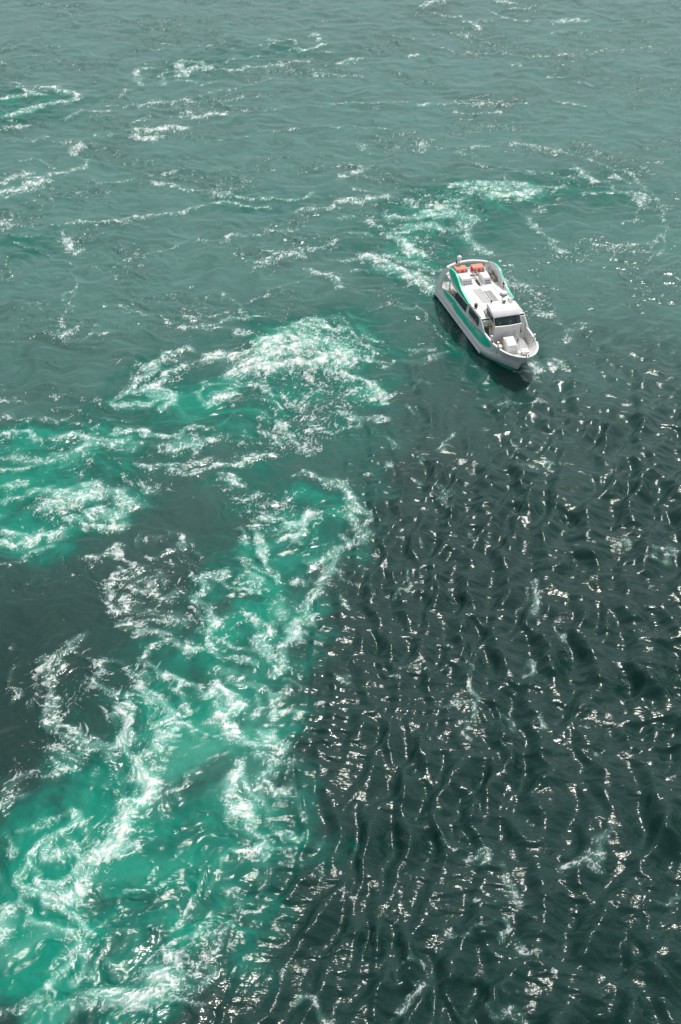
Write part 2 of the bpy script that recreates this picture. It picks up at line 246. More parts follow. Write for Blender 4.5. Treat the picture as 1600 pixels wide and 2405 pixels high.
# survey: patches of aerated turquoise water (x, y, rx, ry, amount)
PATCHES = [
 (340,2000,160,210,1.0),(440,1810,115,140,.9),(430,1670,95,85,.95),(60,2190,150,150,.95),(40,2010,120,160,.75),(340,2200,125,85,.8),(250,2080,140,140,.95),(180,1930,130,110,.75),(80,2340,150,90,.85),(250,2330,120,70,.6),
 (530,1480,95,95,.7),(570,1400,115,65,.65),(695,1275,115,115,.7),(610,1315,60,85,.65),(765,1255,85,75,.55),(490,1560,135,65,.65),(310,1580,120,80,.4),(230,1690,95,100,.35),(600,1735,90,120,.55),(630,1640,60,120,.5),(570,1990,75,160,.6),(490,2170,85,75,.55),(640,1450,80,80,.5),(620,1900,80,120,.35),(330,1720,80,70,.45),
 (60,1080,125,75,.8),(80,1155,155,85,.9),(235,1090,135,65,.65),(60,1265,95,55,.85),(205,1165,105,65,.75),(20,1315,80,30,.55),(60,1030,120,30,.5),
 (705,815,155,65,.8),(715,775,115,45,.65),(840,845,95,65,.6),(440,930,65,85,.75),(345,920,85,65,.65),(520,950,65,55,.55),(635,920,85,45,.6),(865,920,125,95,.3),(460,1000,165,55,.45),(800,920,65,65,.4),(655,1110,95,65,.35),(550,1140,75,45,.4),(700,960,90,50,.35),(250,960,90,40,.35),
 (980,550,135,52,.6),(960,610,95,45,.65),(1020,510,105,45,.55),(1175,450,135,38,.6),(1330,440,150,42,.35),(1450,455,95,55,.35),(1070,480,125,45,.45),(1280,550,210,75,.22),
 (60,243,135,26,.65),(40,277,90,32,.45),(460,153,95,32,.5),(695,122,170,22,.4),(100,580,125,32,.4),(570,480,105,22,.3),(715,470,155,26,.3),(780,570,155,42,.25),(1020,690,60,40,.4),(900,720,140,50,.25),(1080,820,60,60,.35),(1500,60,200,30,.15),(600,1010,90,40,.35),
 (720,1650,55,120,.3),(700,1900,60,160,.3),(640,2150,80,150,.28),(560,2330,80,80,.2),(860,1120,60,80,.25),(800,1020,70,60,.25),(1120,860,50,60,.25),
 (439,1690,50,50,.6),(316,1930,45,55,.6),(250,2040,60,50,.6),(418,1780,50,50,.5),(20,2180,60,80,.6),(566,1470,45,30,.6),(720,1215,60,35,.5),
 (332,2215,85,50,-.55),(138,1914,40,28,-.5),(465,1880,60,70,-.35),(204,1659,70,80,-.5),(587,1343,35,30,-.4),(515,1400,45,30,-.4),(560,2080,50,60,-.4),(300,1600,60,40,-.4),(130,2110,50,35,-.3),(480,1560,70,30,-.3),
]
# survey: eddies that stir the surface (x, y, radius px, turn)
EDDIES = [(350,910,110,-1),(520,940,90,1),(700,1240,110,1),(560,1420,100,-1),(700,810,160,1),(1200,460,170,-1),(820,900,150,1),(330,2020,220,1),(150,1950,150,-1),(620,1750,120,1),(120,1130,170,1),(960,560,120,-1),(420,310,200,1),(900,250,260,-1),(1300,300,260,1),(300,480,220,-1)]

# raster of the sea, 0.2 m cells
RX0, RX1, RY0, RY1, RC = -84.0, 84.0, 24.0, 262.0, 0.2
rgx = np.arange(RX0, RX1, RC, dtype=np.float32)
rgy = np.arange(RY0, RY1, RC, dtype=np.float32)
GX, GY = np.meshgrid(rgx, rgy)
foam_r = np.zeros_like(GX)
vel_x = np.zeros_like(GX)
vel_y = np.zeros_like(GX)
aer_r = np.zeros_like(GX)


def window(x0, x1, y0, y1):
    a, b = int((x0 - RX0) / RC), int((x1 - RX0) / RC) + 1
    c, d = int((y0 - RY0) / RC), int((y1 - RY0) / RC) + 1
    return slice(max(c, 0), max(d, 0)), slice(max(a, 0), max(b, 0))


# streaks wander a little: the raster is looked up through a gentle warp
WX = GX + 0.55 * fbm(GX * .45, GY * .45, 3, 1)
WY = GY + 0.75 * fbm(GX * .45, GY * .45, 3, 5)
for (ox, oy), strokes in TILES.items():
    for pts, w, den in strokes:
        P = [sea_point(ox + a / 1.96, oy + b / 1.96) for a, b in pts]
        w *= {0: 1.0, 1: 1.0, 600: .9, 1200: .72, 1800: .64}[oy]
        for (ax, ay), (bx, by) in zip(P[:-1], P[1:]):
            m = 3.2 * w + 2.0
            s = window(min(ax, bx) - m, max(ax, bx) + m, min(ay, by) - m, max(ay, by) + m)
            X, Y = WX[s], WY[s]
            if X.size == 0:
                continue
            ex, ey = bx - ax, by - ay
            ll = max(ex * ex + ey * ey, 1e-6)
            t = np.clip(((X - ax) * ex + (Y - ay) * ey) / ll, 0, 1)
            d2 = (X - ax - t * ex) ** 2 + (Y - ay - t * ey) ** 2
            v = den * (0.69 * np.exp(-d2 / (w * w * .26)) + 0.31 * np.exp(-d2 / (w * w * 2.0)))
            foam_r[s] = np.maximum(foam_r[s], v)
            g = np.exp(-d2 / (w * w * 4)) / math.sqrt(ll)
            vel_x[s] += g * ex
            vel_y[s] += g * ey
WX2 = GX + 2.0 * fbm(GX * .26, GY * .26, 5, 9, .6)
WY2 = GY + 2.4 * fbm(GX * .26, GY * .26, 5, 14, .6)
for px, py, rx, ry, am in PATCHES:
    cx, cy = sea_point(px, py)
    ax, _ = sea_point(px + rx, py)
    _, ay0 = sea_point(px, py - ry)
    _, ay1 = sea_point(px, py + ry)
    wx, wy = ax - cx, (ay0 - ay1) / 2
    s = window(cx - 2.4 * wx - 5, cx + 2.4 * wx + 5, cy - 2.4 * wy - 5, cy + 2.4 * wy + 5)
    d2 = ((WX2[s] - cx) / wx) ** 2 + ((WY2[s] - cy) / wy) ** 2
    if am > 0:
        aer_r[s] = 1 - (1 - aer_r[s]) * (1 - am * .85 * np.exp(-d2 * .9))
    else:
        aer_r[s] *= 1 + am * np.exp(-d2 * .9)
for px, py, rp, turn in EDDIES:
    cx, cy = sea_point(px, py)
    rr = sea_point(px + rp, py)[0] - cx
    s = window(cx - 3 * rr, cx + 3 * rr, cy - 3 * rr, cy + 3 * rr)
    dx, dy = GX[s] - cx, GY[s] - cy
    g = np.exp(-(dx * dx + dy * dy) / (rr * rr)) * turn * .9 / rr
    vel_x[s] -= g * dy
    vel_y[s] += g * dx
# the general set of the tide plus curling turbulence
q = fbm(GX * .11, GY * .11, 3, 21)
q2 = fbm(GX * .35, GY * .35, 2, 25)
vel_x += 0.55 + np.gradient(q, RC, axis=0) * 2.6 + np.gradient(q2, RC, axis=0) * .5
vel_y += -np.gradient(q, RC, axis=1) * 2.6 - np.gradient(q2, RC, axis=1) * .5
sp = np.sqrt(vel_x ** 2 + vel_y ** 2) + 1e-3
vel_x, vel_y = vel_x / (sp + .4), vel_y / (sp + .4)


def look(r, x, y):
    """bilinear look-up of a raster at points of the sea"""
    fx = np.clip((x - RX0) / RC, 0, len(rgx) - 1.001)
    fy = np.clip((y - RY0) / RC, 0, len(rgy) - 1.001)
    ix, iy = fx.astype(np.int32), fy.astype(np.int32)
    fx, fy = fx - ix, fy - iy
    return (r[iy, ix] * (1 - fx) + r[iy, ix + 1] * fx) * (1 - fy) + (r[iy + 1, ix] * (1 - fx) + r[iy + 1, ix + 1] * fx) * fy


# the sheet: fine where the strait is seen, widening to the horizon
NR, NC = 1330, 860
dep = np.linspace(R(60.5), R(13.2), NR)
ys = CAM_H / np.tan(dep)
ys = np.concatenate([-np.geomspace(9000, 4, 14) + 20, np.linspace(20, ys[0], 9)[1:-1], ys, ys[-1] + np.geomspace(6, 12000, 26)])
ss = np.linspace(-.275, .275, NC)
ext = .275 + np.geomspace(.01, 60, 18)
ss = np.concatenate([-ext[::-1], ss, ext])
SX, SY = np.meshgrid(ss, ys)
X = (SX * np.sqrt(np.maximum(SY, 20) ** 2 + CAM_H ** 2)).astype(np.float32)
Y = SY.astype(np.float32)
dist = np.sqrt(X * X + Y * Y + CAM_H ** 2)

# coordinates carried back along the flow, so that texture is drawn into threads
fxc, fyc = X.copy(), Y.copy()
for k in range(14):
    vx, vy = look(vel_x, fxc, fyc), look(vel_y, fxc, fyc)
    fxc -= .22 * vx
    fyc -= .22 * vy
fx2, fy2 = X.copy(), Y.copy()
for k in range(26):
    vx, vy = look(vel_x, fx2, fy2), look(vel_y, fx2, fy2)
    fx2 -= .7 * vx
    fy2 -= .7 * vy
den = look(foam_r, X, Y)
aer = look(aer_r, X, Y)
inside = ((np.abs(X) < 80) & (Y > 26) & (Y < 258)).astype(np.float32)
den *= inside
aer *= inside

# --- where the wind chop runs: right of the race, near half of the view
def line_side(p, q, x, y, soft):
    (ax, ay), (bx, by) = sea_point(*p), sea_point(*q)
    nx, ny = -(by - ay), bx - ax
    n = math.hypot(nx, ny)
    return sstep(-soft, soft, ((x - ax) * nx + (y - ay) * ny) / n)

wob = 2.0 * fbm(X * .12, Y * .12, 3, 31)
edge = 2.0 * fbm(X * .22, Y * .22, 3, 33) + np.interp(Y, [30, 40, 50, 60, 72, 82, 92, 104, 112], [-9, -7.0, -4.0, -2.6, -1.5, .6, 3.0, 5, 9])
edge_s = edge - 2.0 * fbm(X * .22, Y * .22, 3, 33)
chop = sstep(-1.8, 2.5, X + wob - edge) * (1 - sstep(90, 117, Y + wob * 2 - .12 * X))
rough = np.clip(.6 + .9 * fbm(fxc * .06, fyc * .12, 3, 41), 0.1, 1.3) * (1 - .7 * chop) + .7 * chop
upper = sstep(74, 112, Y) * (1 - .8 * chop)

def swell(deg, lam, amp, warp, seed, skew=.45, pk=1.4):
    c, s = math.cos(R(deg)), math.sin(R(deg))
    w = warp * fbm(X * .16, Y * .16, 2, seed) + .35 * warp * fbm(X * .5, Y * .5, 2, seed + 3)
    ph = 2 * math.pi * (X * c + Y * s + w) / lam
    ph = ph + skew * np.sin(ph)
    env = np.clip(.65 + 1.1 * noise(X * .18, Y * .13, seed + 7), 0, 1.6)
    return amp * env * (2 * ((np.sin(ph) + 1) * .5) ** pk - 1)


# rows of waves ride off the edge of the race and lengthen to the right of it;
# each crest is scalloped, bulging away from the race between cusps
def rows(l0, grow_, amp, warp, seed, tilt, ly, skew=.5, pk=1.6):
    u = X - edge_s + tilt * (Y - 62) + warp * fbm(X * .17, Y * .13, 2, seed) + .19 * warp * fbm(X * .45, Y * .36, 2, seed + 3)
    u = np.clip(u + 1.0, 0, 60)
    lam = np.minimum(l0 + grow_ * u, 3.4)
    v = Y / ly + .9 * noise(X * .16, Y * .09, seed + 5) + 0.10 * u
    u = np.clip(u - .13 * lam * (np.abs(np.sin(np.pi * v)) - .5), 0, 60)
    ph = 2 * math.pi / grow_ * np.log(1 + u * grow_ / l0)
    ph = ph + skew * np.sin(ph)
    env = np.clip(.72 + 1.1 * noise(X * .28, Y * .22, seed + 7) + .5 * noise(X * .1, Y * .08, seed + 9), .05, 1.6)
    env = env * (.62 + .55 * np.abs(np.sin(np.pi * v)))
    env = env * (.55 + .45 * sstep(1.0, 6.0, X - edge))
    return amp * lam * env * (2 * ((np.sin(ph) + 1) * .5) ** pk - 1)


off = sstep(4, 16, X - edge)
hc = (rows(1.25, .095, .060, .7, 50, 0, 3.2, .40, 1.3) + rows(1.2, .10, .054, .7, 60, -.30, 3.6, .35, 1.3) + rows(1.35, .09, .052, .7, 70, .30, 3.0, .35, 1.3)
      + off * (swell(62, 2.3, .05, .9, 80) + swell(-50, 3.0, .06, 1.2, 84)) + swell(96, 1.1, .022, .4, 90) + swell(70, .8, .014, .3, 95))
wild0 = np.clip(.4 + 1.2 * fbm(fxc * .10, fyc * .16, 3, 177), 0, 1.2)
kk = np.maximum(chop, .6)
bx, by = fxc + (X - fxc) * kk, fyc + (Y - fyc) * kk
turb = np.clip(aer * 1.1 + den * .8, 0, 1)
h = chop * hc * 1.28 * (1 - .40 * sstep(78, 104, Y))
h += (1 - chop) * (.08 * fbm(bx * .28, by * .42, 3, 101) * (1 - upper * .3))
h += turb * (1 - chop * .6) * (1 - .5 * sstep(.5, 1, aer) * (1 - den)) * (.09 * fbm(bx * .7, by * .7, 3, 105) + .05 * ridge(bx * .9, by * .9, 2, 111))
h += den * .16 * (1 - chop * .5)
# little waves everywhere, drawn out along the flow, weaker in the slicks
rip = (.55 + .45 * chop) * rough * (1 + 3.6 * upper * wild0) * (1 - .80 * np.clip(aer * 1.4 - .6 * den, 0, 1)) * (1 - .50 * chop * sstep(62, 92, Y))
h += upper * ((.35 + wild0) * .11 * fbm(bx * .38, by * .75, 3, 117) + .04 * fbm(fxc * .12, fyc * .3, 2, 119))
h += rip * (1 - .15 * chop) * (.040 * fbm(bx * 1.15, by * 1.9, 3, 121) + .016 * noise(bx * 2.6 + .4 * wob, by * 4.6, 131) + .008 * noise(X * 6.5, Y * 7.5, 141))
fade = np.exp(-(np.maximum(dist - 260, 0) / 200))
h *= fade

# --- foam
def thread(f, w, seed, wx, wy):
    n = np.abs(noise(fxc * f + wx, fyc * f + wy, seed))
    return np.exp(-n / w)


cwx, cwy = .5 * fbm(X * 1.1, Y * 1.1, 3, 161), .5 * fbm(X * 1.1, Y * 1.1, 3, 166)
fine = fbm(fxc * 5.0, fyc * 5.0, 3, 171)
mid = fbm(fxc * 1.3, fyc * 1.3, 4, 172)
blot = fbm(fxc * .8, fyc * .8, 4, 174)
den = den * (1 - .15 * chop * sstep(1, 4, X - edge))
wild = np.clip(.5 + 1.1 * fbm(fxc * .10, fyc * .16, 3, 177), 0, 1.2)         # restless and slick stretches
halo = np.clip(aer * .13 + (.20 + .14 * sstep(70, 90, Y) - .14 * sstep(105, 135, Y)) * (1 - chop) * wild, 0, .5)
cover = np.clip(den * (.57 - .08 * aer + .30 * sstep(.72, 1.0, den)) + halo * .45, 0, 1.0)
grow = np.clip(cover * (1 + .50 * mid + .20 * blot), 0, 1.3)
foam = np.zeros_like(X)
for f, w0, seed, wk, op in ((.55, .20, 151, .8, .95), (1.05, .27, 153, 1.3, .9), (2.0, .32, 155, 2.0, .8)):
    n = np.abs(noise(fxc * f + wk * cwx, fyc * f + wk * cwy, seed))
    w = w0 * grow ** 1.45 * (1 + .45 * noise(fxc * 1.7, fyc * 1.7, seed + 20))
    foam = np.maximum(foam, op * sstep(1.3, .35, n / np.maximum(w, 1e-4)) * sstep(.05, .30, grow))
edgec = cells(fxc * .8 + 1.3 * cwx, fyc * .8 + 1.3 * cwy, 3)
foam = np.maximum(foam, .85 * sstep(1.3, .3, edgec / np.maximum(.25 * grow ** .95 * (1 + .8 * mid), 1e-4)) * sstep(.05, .24, grow))
edge2 = cells(fxc * .42 + 1.1 * cwx, fyc * .42 + 1.1 * cwy, 7)
foam = np.maximum(foam, .8 * sstep(1.3, .3, edge2 / np.maximum(.16 * grow ** .8 * (1 + .9 * mid), 1e-4)) * sstep(.04, .2, grow))
fib = ridge(fxc * 1.1, fyc * 1.1, 4, 158, .6) - .5
foam = np.maximum(foam, sstep(.66, 1.32, grow + .9 * fib + .05 * fine))
fibre = fbm(fxc * 1.9 + .6 * cwx, fyc * 1.9 + .6 * cwy, 3, 187, .6)
foam = np.clip(foam * (.74 + .30 * sstep(.1, .75, grow)) * (.48 + .62 * sstep(-.45, .45, fibre)), 0, 1)
speck = sstep(.80, 1.35, fbm(fxc * 2.6, fyc * 2.6, 3, 185) + .55 * wild - .25 - .6 * chop + .05 * upper)
foam = np.maximum(foam, speck * .6) * inside
milk = np.clip(sstep(.08, .7, den) * (.30 + .70 * aer) * .52 * (1 + .6 * blot), 0, .8)
aer_v = np.clip(aer * (1.0 + .55 * fbm(fxc * .30, fyc * .30, 4, 191)) + .10 * den, 0, 1)
streak = ridge(fx2 * .10, fy2 * .30, 4, 197, .6) - .55
patch = fbm(fx2 * .05, fy2 * .09, 3, 198)
milk = np.clip(milk + .13 * sstep(.35, .9, aer) * sstep(.05, .75, fbm(fx2 * .22, fy2 * .22, 3, 203)), 0, .85)
far_sheen_mask = np.clip(sstep(54, 125, Y + 3 * wob - 17 * chop) * (.95 + .34 * streak + .16 * patch), 0, 1.25)  # paler with distance: sky sheen and haze painted into the water colour
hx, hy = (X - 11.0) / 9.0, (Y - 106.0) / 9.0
far_sheen_mask *= 1 - .45 * np.exp(-(hx * hx + hy * hy))
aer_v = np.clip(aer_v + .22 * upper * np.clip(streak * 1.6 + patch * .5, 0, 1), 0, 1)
far_sheen_mask *= 1 - .16 * sstep(.35, 1.0, wild) * upper
micro = .125 + .095 * chop + .05 * np.clip(fbm(X * .3, Y * .3, 2, 199), -.6, 1) + .03 * chop * sstep(58, 90, Y) + .10 * sstep(105, 175, dist) + .16 * turb

nyv, nxv = X.shape
co = np.stack([X, Y, h], -1).reshape(-1, 3).astype(np.float32)
idx = np.arange(nyv * nxv, dtype=np.int32).reshape(nyv, nxv)
quads = np.stack([idx[:-1, :-1], idx[:-1, 1:], idx[1:, 1:], idx[1:, :-1]], -1).reshape(-1, 4)
me = bpy.data.meshes.new('sea')
me.vertices.add(len(co))
me.vertices.foreach_set('co', co.ravel())
me.loops.add(quads.size)
me.loops.foreach_set('vertex_index', quads.ravel())
me.polygons.add(len(quads))
me.polygons.foreach_set('loop_start', np.arange(0, quads.size, 4, dtype=np.int32))
me.polygons.foreach_set('use_smooth', np.ones(len(quads), bool))
me.update(calc_edges=True)


def put(name, arr):
    a = me.attributes.new(name, 'FLOAT', 'POINT')
    a.data.foreach_set('value', np.ascontiguousarray(arr, np.float32).ravel())


put('foam', foam)
put('aerated', aer_v)
put('milky', milk)
put('far_sheen', far_sheen_mask)
put('ripple', rip * fade)
put('micro', micro)
fl = me.attributes.new('flow', 'FLOAT_VECTOR', 'POINT')
fl.data.foreach_set('vector', np.stack([fxc, fyc, np.zeros_like(fxc)], -1).astype(np.float32).ravel())
sea = bpy.data.objects.new('sea', me)
col.objects.link(sea)
sea['kind'] = 'structure'


def sea_material():
    m = bpy.data.materials.new('sea_water')
    m.use_nodes = True
    nt = m.node_tree
    nt.nodes.clear()
    N, L = nt.nodes.new, nt.links.new

    def attr(n):
        a = N('ShaderNodeAttribute')
        a.attribute_name = n
        return a

    def mix(f, a, b):
        k = N('ShaderNodeMix')
        k.data_type = 'RGBA'
        L(f, k.inputs[0])
        for s, v in ((6, a), (7, b)):
            if isinstance(v, tuple):
                k.inputs[s].default_value = (*v, 1)
            else:
                L(v, k.inputs[s])
        return k.outputs[2]

    def math_(op, a, b):
        k = N('ShaderNodeMath')
        k.operation = op
        for s, v in ((0, a), (1, b)):
            if isinstance(v, (int, float)):
                k.inputs[s].default_value = v
            else:
                L(v, k.inputs[s])
        return k.outputs[0]

    def tex(vec, scale, detail, rough=.55):
        k = N('ShaderNodeTexNoise')
        k.inputs['Scale'].default_value = scale
        k.inputs['Detail'].default_value = detail
        k.inputs['Roughness'].default_value = rough
        L(vec, k.inputs['Vector'])
        return k.outputs['Fac']

    flow = attr('flow').outputs['Vector']
    foam_a = attr('foam').outputs['Fac']
    aer_a = attr('aerated').outputs['Fac']
    milk_a = attr('milky').outputs['Fac']
    sheen_a = attr('far_sheen').outputs['Fac']
    rip_a = attr('ripple').outputs['Fac']
    geo = N('ShaderNodeNewGeometry')
    c = mix(sheen_a, DEEP, FAR_SHEEN_TEAL)
    mr = N('ShaderNodeMapRange')
    mr.interpolation_type = 'SMOOTHSTEP'
    mr.inputs['From Max'].default_value = .55
    L(aer_a, mr.inputs['Value'])
    c = mix(mr.outputs[0], c, TURQ_DEEP)
    mr2 = N('ShaderNodeMapRange')
    mr2.interpolation_type = 'SMOOTHSTEP'
    mr2.inputs['From Min'].default_value = .35
    mr2.inputs['From Max'].default_value = 1.0
    L(aer_a, mr2.inputs['Value'])
    c = mix(mr2.outputs[0], c, TURQ)
    c = mix(milk_a, c, MILKY)
    up = N('ShaderNodeBsdfDiffuse')
    L(c, up.inputs['Color'])
    # capillary ripples
    mp = N('ShaderNodeMapping')
    mp.inputs['Scale'].default_value = (.5, 1.3, 1)
    mp.inputs['Rotation'].default_value = (0, 0, R(8))
    L(geo.outputs['Position'], mp.inputs['Vector'])
    b1 = tex(mp.outputs[0], 4.8, 1.5, .5)
    b2 = tex(geo.outputs['Position'], 9.0, 1.0, .5)
    hsum = math_('ADD', math_('MULTIPLY', b1, .9), math_('MULTIPLY', b2, .30))
    bump = N('ShaderNodeBump')
    bump.inputs['Distance'].default_value = .036
    L(math_('ADD', math_('MULTIPLY', rip_a, .8), .2), bump.inputs['Strength'])
    L(hsum, bump.inputs['Height'])
    gl = N('ShaderNodeBsdfGlossy')
    gl.distribution = 'BECKMANN'
    L(attr('micro').outputs['Fac'], gl.inputs['Roughness'])
    L(bump.outputs[0], gl.inputs['Normal'])
    fr = N('ShaderNodeFresnel')
    fr.inputs['IOR'].default_value = 1.33
    L(bump.outputs[0], fr.inputs['Normal'])
    wat = N('ShaderNodeMixShader')
    L(fr.outputs[0], wat.inputs[0])
    L(up.outputs[0], wat.inputs[1])
    L(gl.outputs[0], wat.inputs[2])
    # foam: broken up by fine bubbles
    bub = tex(flow, 9.0, 3, .65)
    ff = N('ShaderNodeMapRange')
    ff.inputs['From Min'].default_value = .16
    ff.inputs['From Max'].default_value = .80
    L(math_('ADD', math_('MULTIPLY', foam_a, .85), math_('MULTIPLY', math_('MULTIPLY', math_('SUBTRACT', bub, .5), .38), math_('MINIMUM', math_('MULTIPLY', foam_a, 3), 1.0))), ff.inputs['Value'])
    ffac = math_('MULTIPLY', ff.outputs[0], .94)
    fb = N('ShaderNodeBsdfDiffuse')
    fb.inputs['Color'].default_value = (.70, .72, .70, 1)
    bf = N('ShaderNodeBump')
    bf.inputs['Distance'].default_value = .12
    bf.inputs['Strength'].default_value = .5
    L(bub, bf.inputs['Height'])
    L(bf.outputs[0], fb.inputs['Normal'])
    out = N('ShaderNodeOutputMaterial')
    mx = N('ShaderNodeMixShader')
    L(ffac, mx.inputs[0])
    L(wat.outputs[0], mx.inputs[1])
    L(fb.outputs[0], mx.inputs[2])
    L(mx.outputs[0], out.inputs['Surface'])
    return m


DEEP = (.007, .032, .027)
FAR_SHEEN_TEAL = (.060, .160, .138)  # teal of the far water, sky reflection painted in
TURQ = (.0005, .182, .124)
TURQ_DEEP = (.003, .090, .068)
MILKY = (.26, .56, .47)
me.materials.append(sea_material())


# ------------------------------------------------------------------ materials
def paint(name, c, rough=.35, wear=.12, scale=3.0, metallic=0.0, coat=0.0):
    m = bpy.data.materials.new(name)
    m.use_nodes = True
    nt = m.node_tree
    b = nt.nodes['Principled BSDF']
    b.inputs['Roughness'].default_value = rough
    b.inputs['Metallic'].default_value = metallic
    b.inputs['Coat Weight'].default_value = coat
    tc = nt.nodes.new('ShaderNodeTexCoord')
    n = nt.nodes.new('ShaderNodeTexNoise')
    n.inputs['Scale'].default_value = scale
    n.inputs['Detail'].default_value = 6
    nt.links.new(tc.outputs['Object'], n.inputs['Vector'])
    mr = nt.nodes.new('ShaderNodeMapRange')
    mr.inputs['From Min'].default_value = .42
    mr.inputs['From Max'].default_value = .72
    nt.links.new(n.outputs['Fac'], mr.inputs['Value'])
    mx = nt.nodes.new('ShaderNodeMix')
    mx.data_type = 'RGBA'
    mx.inputs[6].default_value = (*c, 1)
    mx.inputs[7].default_value = (*[v * (1 - wear) for v in c], 1)
    nt.links.new(mr.outputs[0], mx.inputs[0])
    nt.links.new(mx.outputs[2], b.inputs['Base Color'])
    return m


WHITE = paint('white_gelcoat', (.77, .77, .75), .32, .10, 1.6)
WHITE2 = paint('worn_white_paint', (.72, .72, .69), .5, .2, 4.0)
GREY = paint('grey_nonslip', (.46, .48, .46), .75, .2, 6.0)
MIDGREY = paint('grey_paint', (.30, .31, .30), .6, .2, 5.0)
DARK = paint('dark_interior', (.03, .035, .035), .7, .3, 4.0)
RUBBER = paint('black_rubber', (.018, .018, .020), .5, .2, 6.0)
GREEN = paint('green_paint', (.006, .63, .385), .35, .10, 1.5)
ANTIFOUL = paint('green_bottom_paint', (.006, .26, .16), .55, .3, 3.0)
GLASS = paint('tinted_glass', (.010, .020, .020), .06, .1, 1.0)
GLASS2 = paint('front_glass', (.035, .065, .060), .05, .5, 1.2)
STEEL = paint('brushed_steel', (.62, .63, .62), .3, .15, 8.0, 1.0)
RAFTRED = paint('red_raft_cloth', (.62, .055, .030), .6, .2, 7.0)
RAFTPINK = paint('faded_red_cover', (.72, .27, .20), .65, .25, 5.0)
ORANGE = paint('orange_vinyl', (.75, .16, .03), .5, .2, 6.0)
AMBER = paint('amber_cloth', (.72, .33, .05), .6, .25, 8.0)
CREAM = paint('cream_panel', (.78, .70, .54), .5, .12, 3.0)
BROWN = paint('varnished_wood', (.16, .085, .04), .45, .3, 9.0)
TAN = paint('canvas', (.28, .25, .19), .8, .3, 6.0)


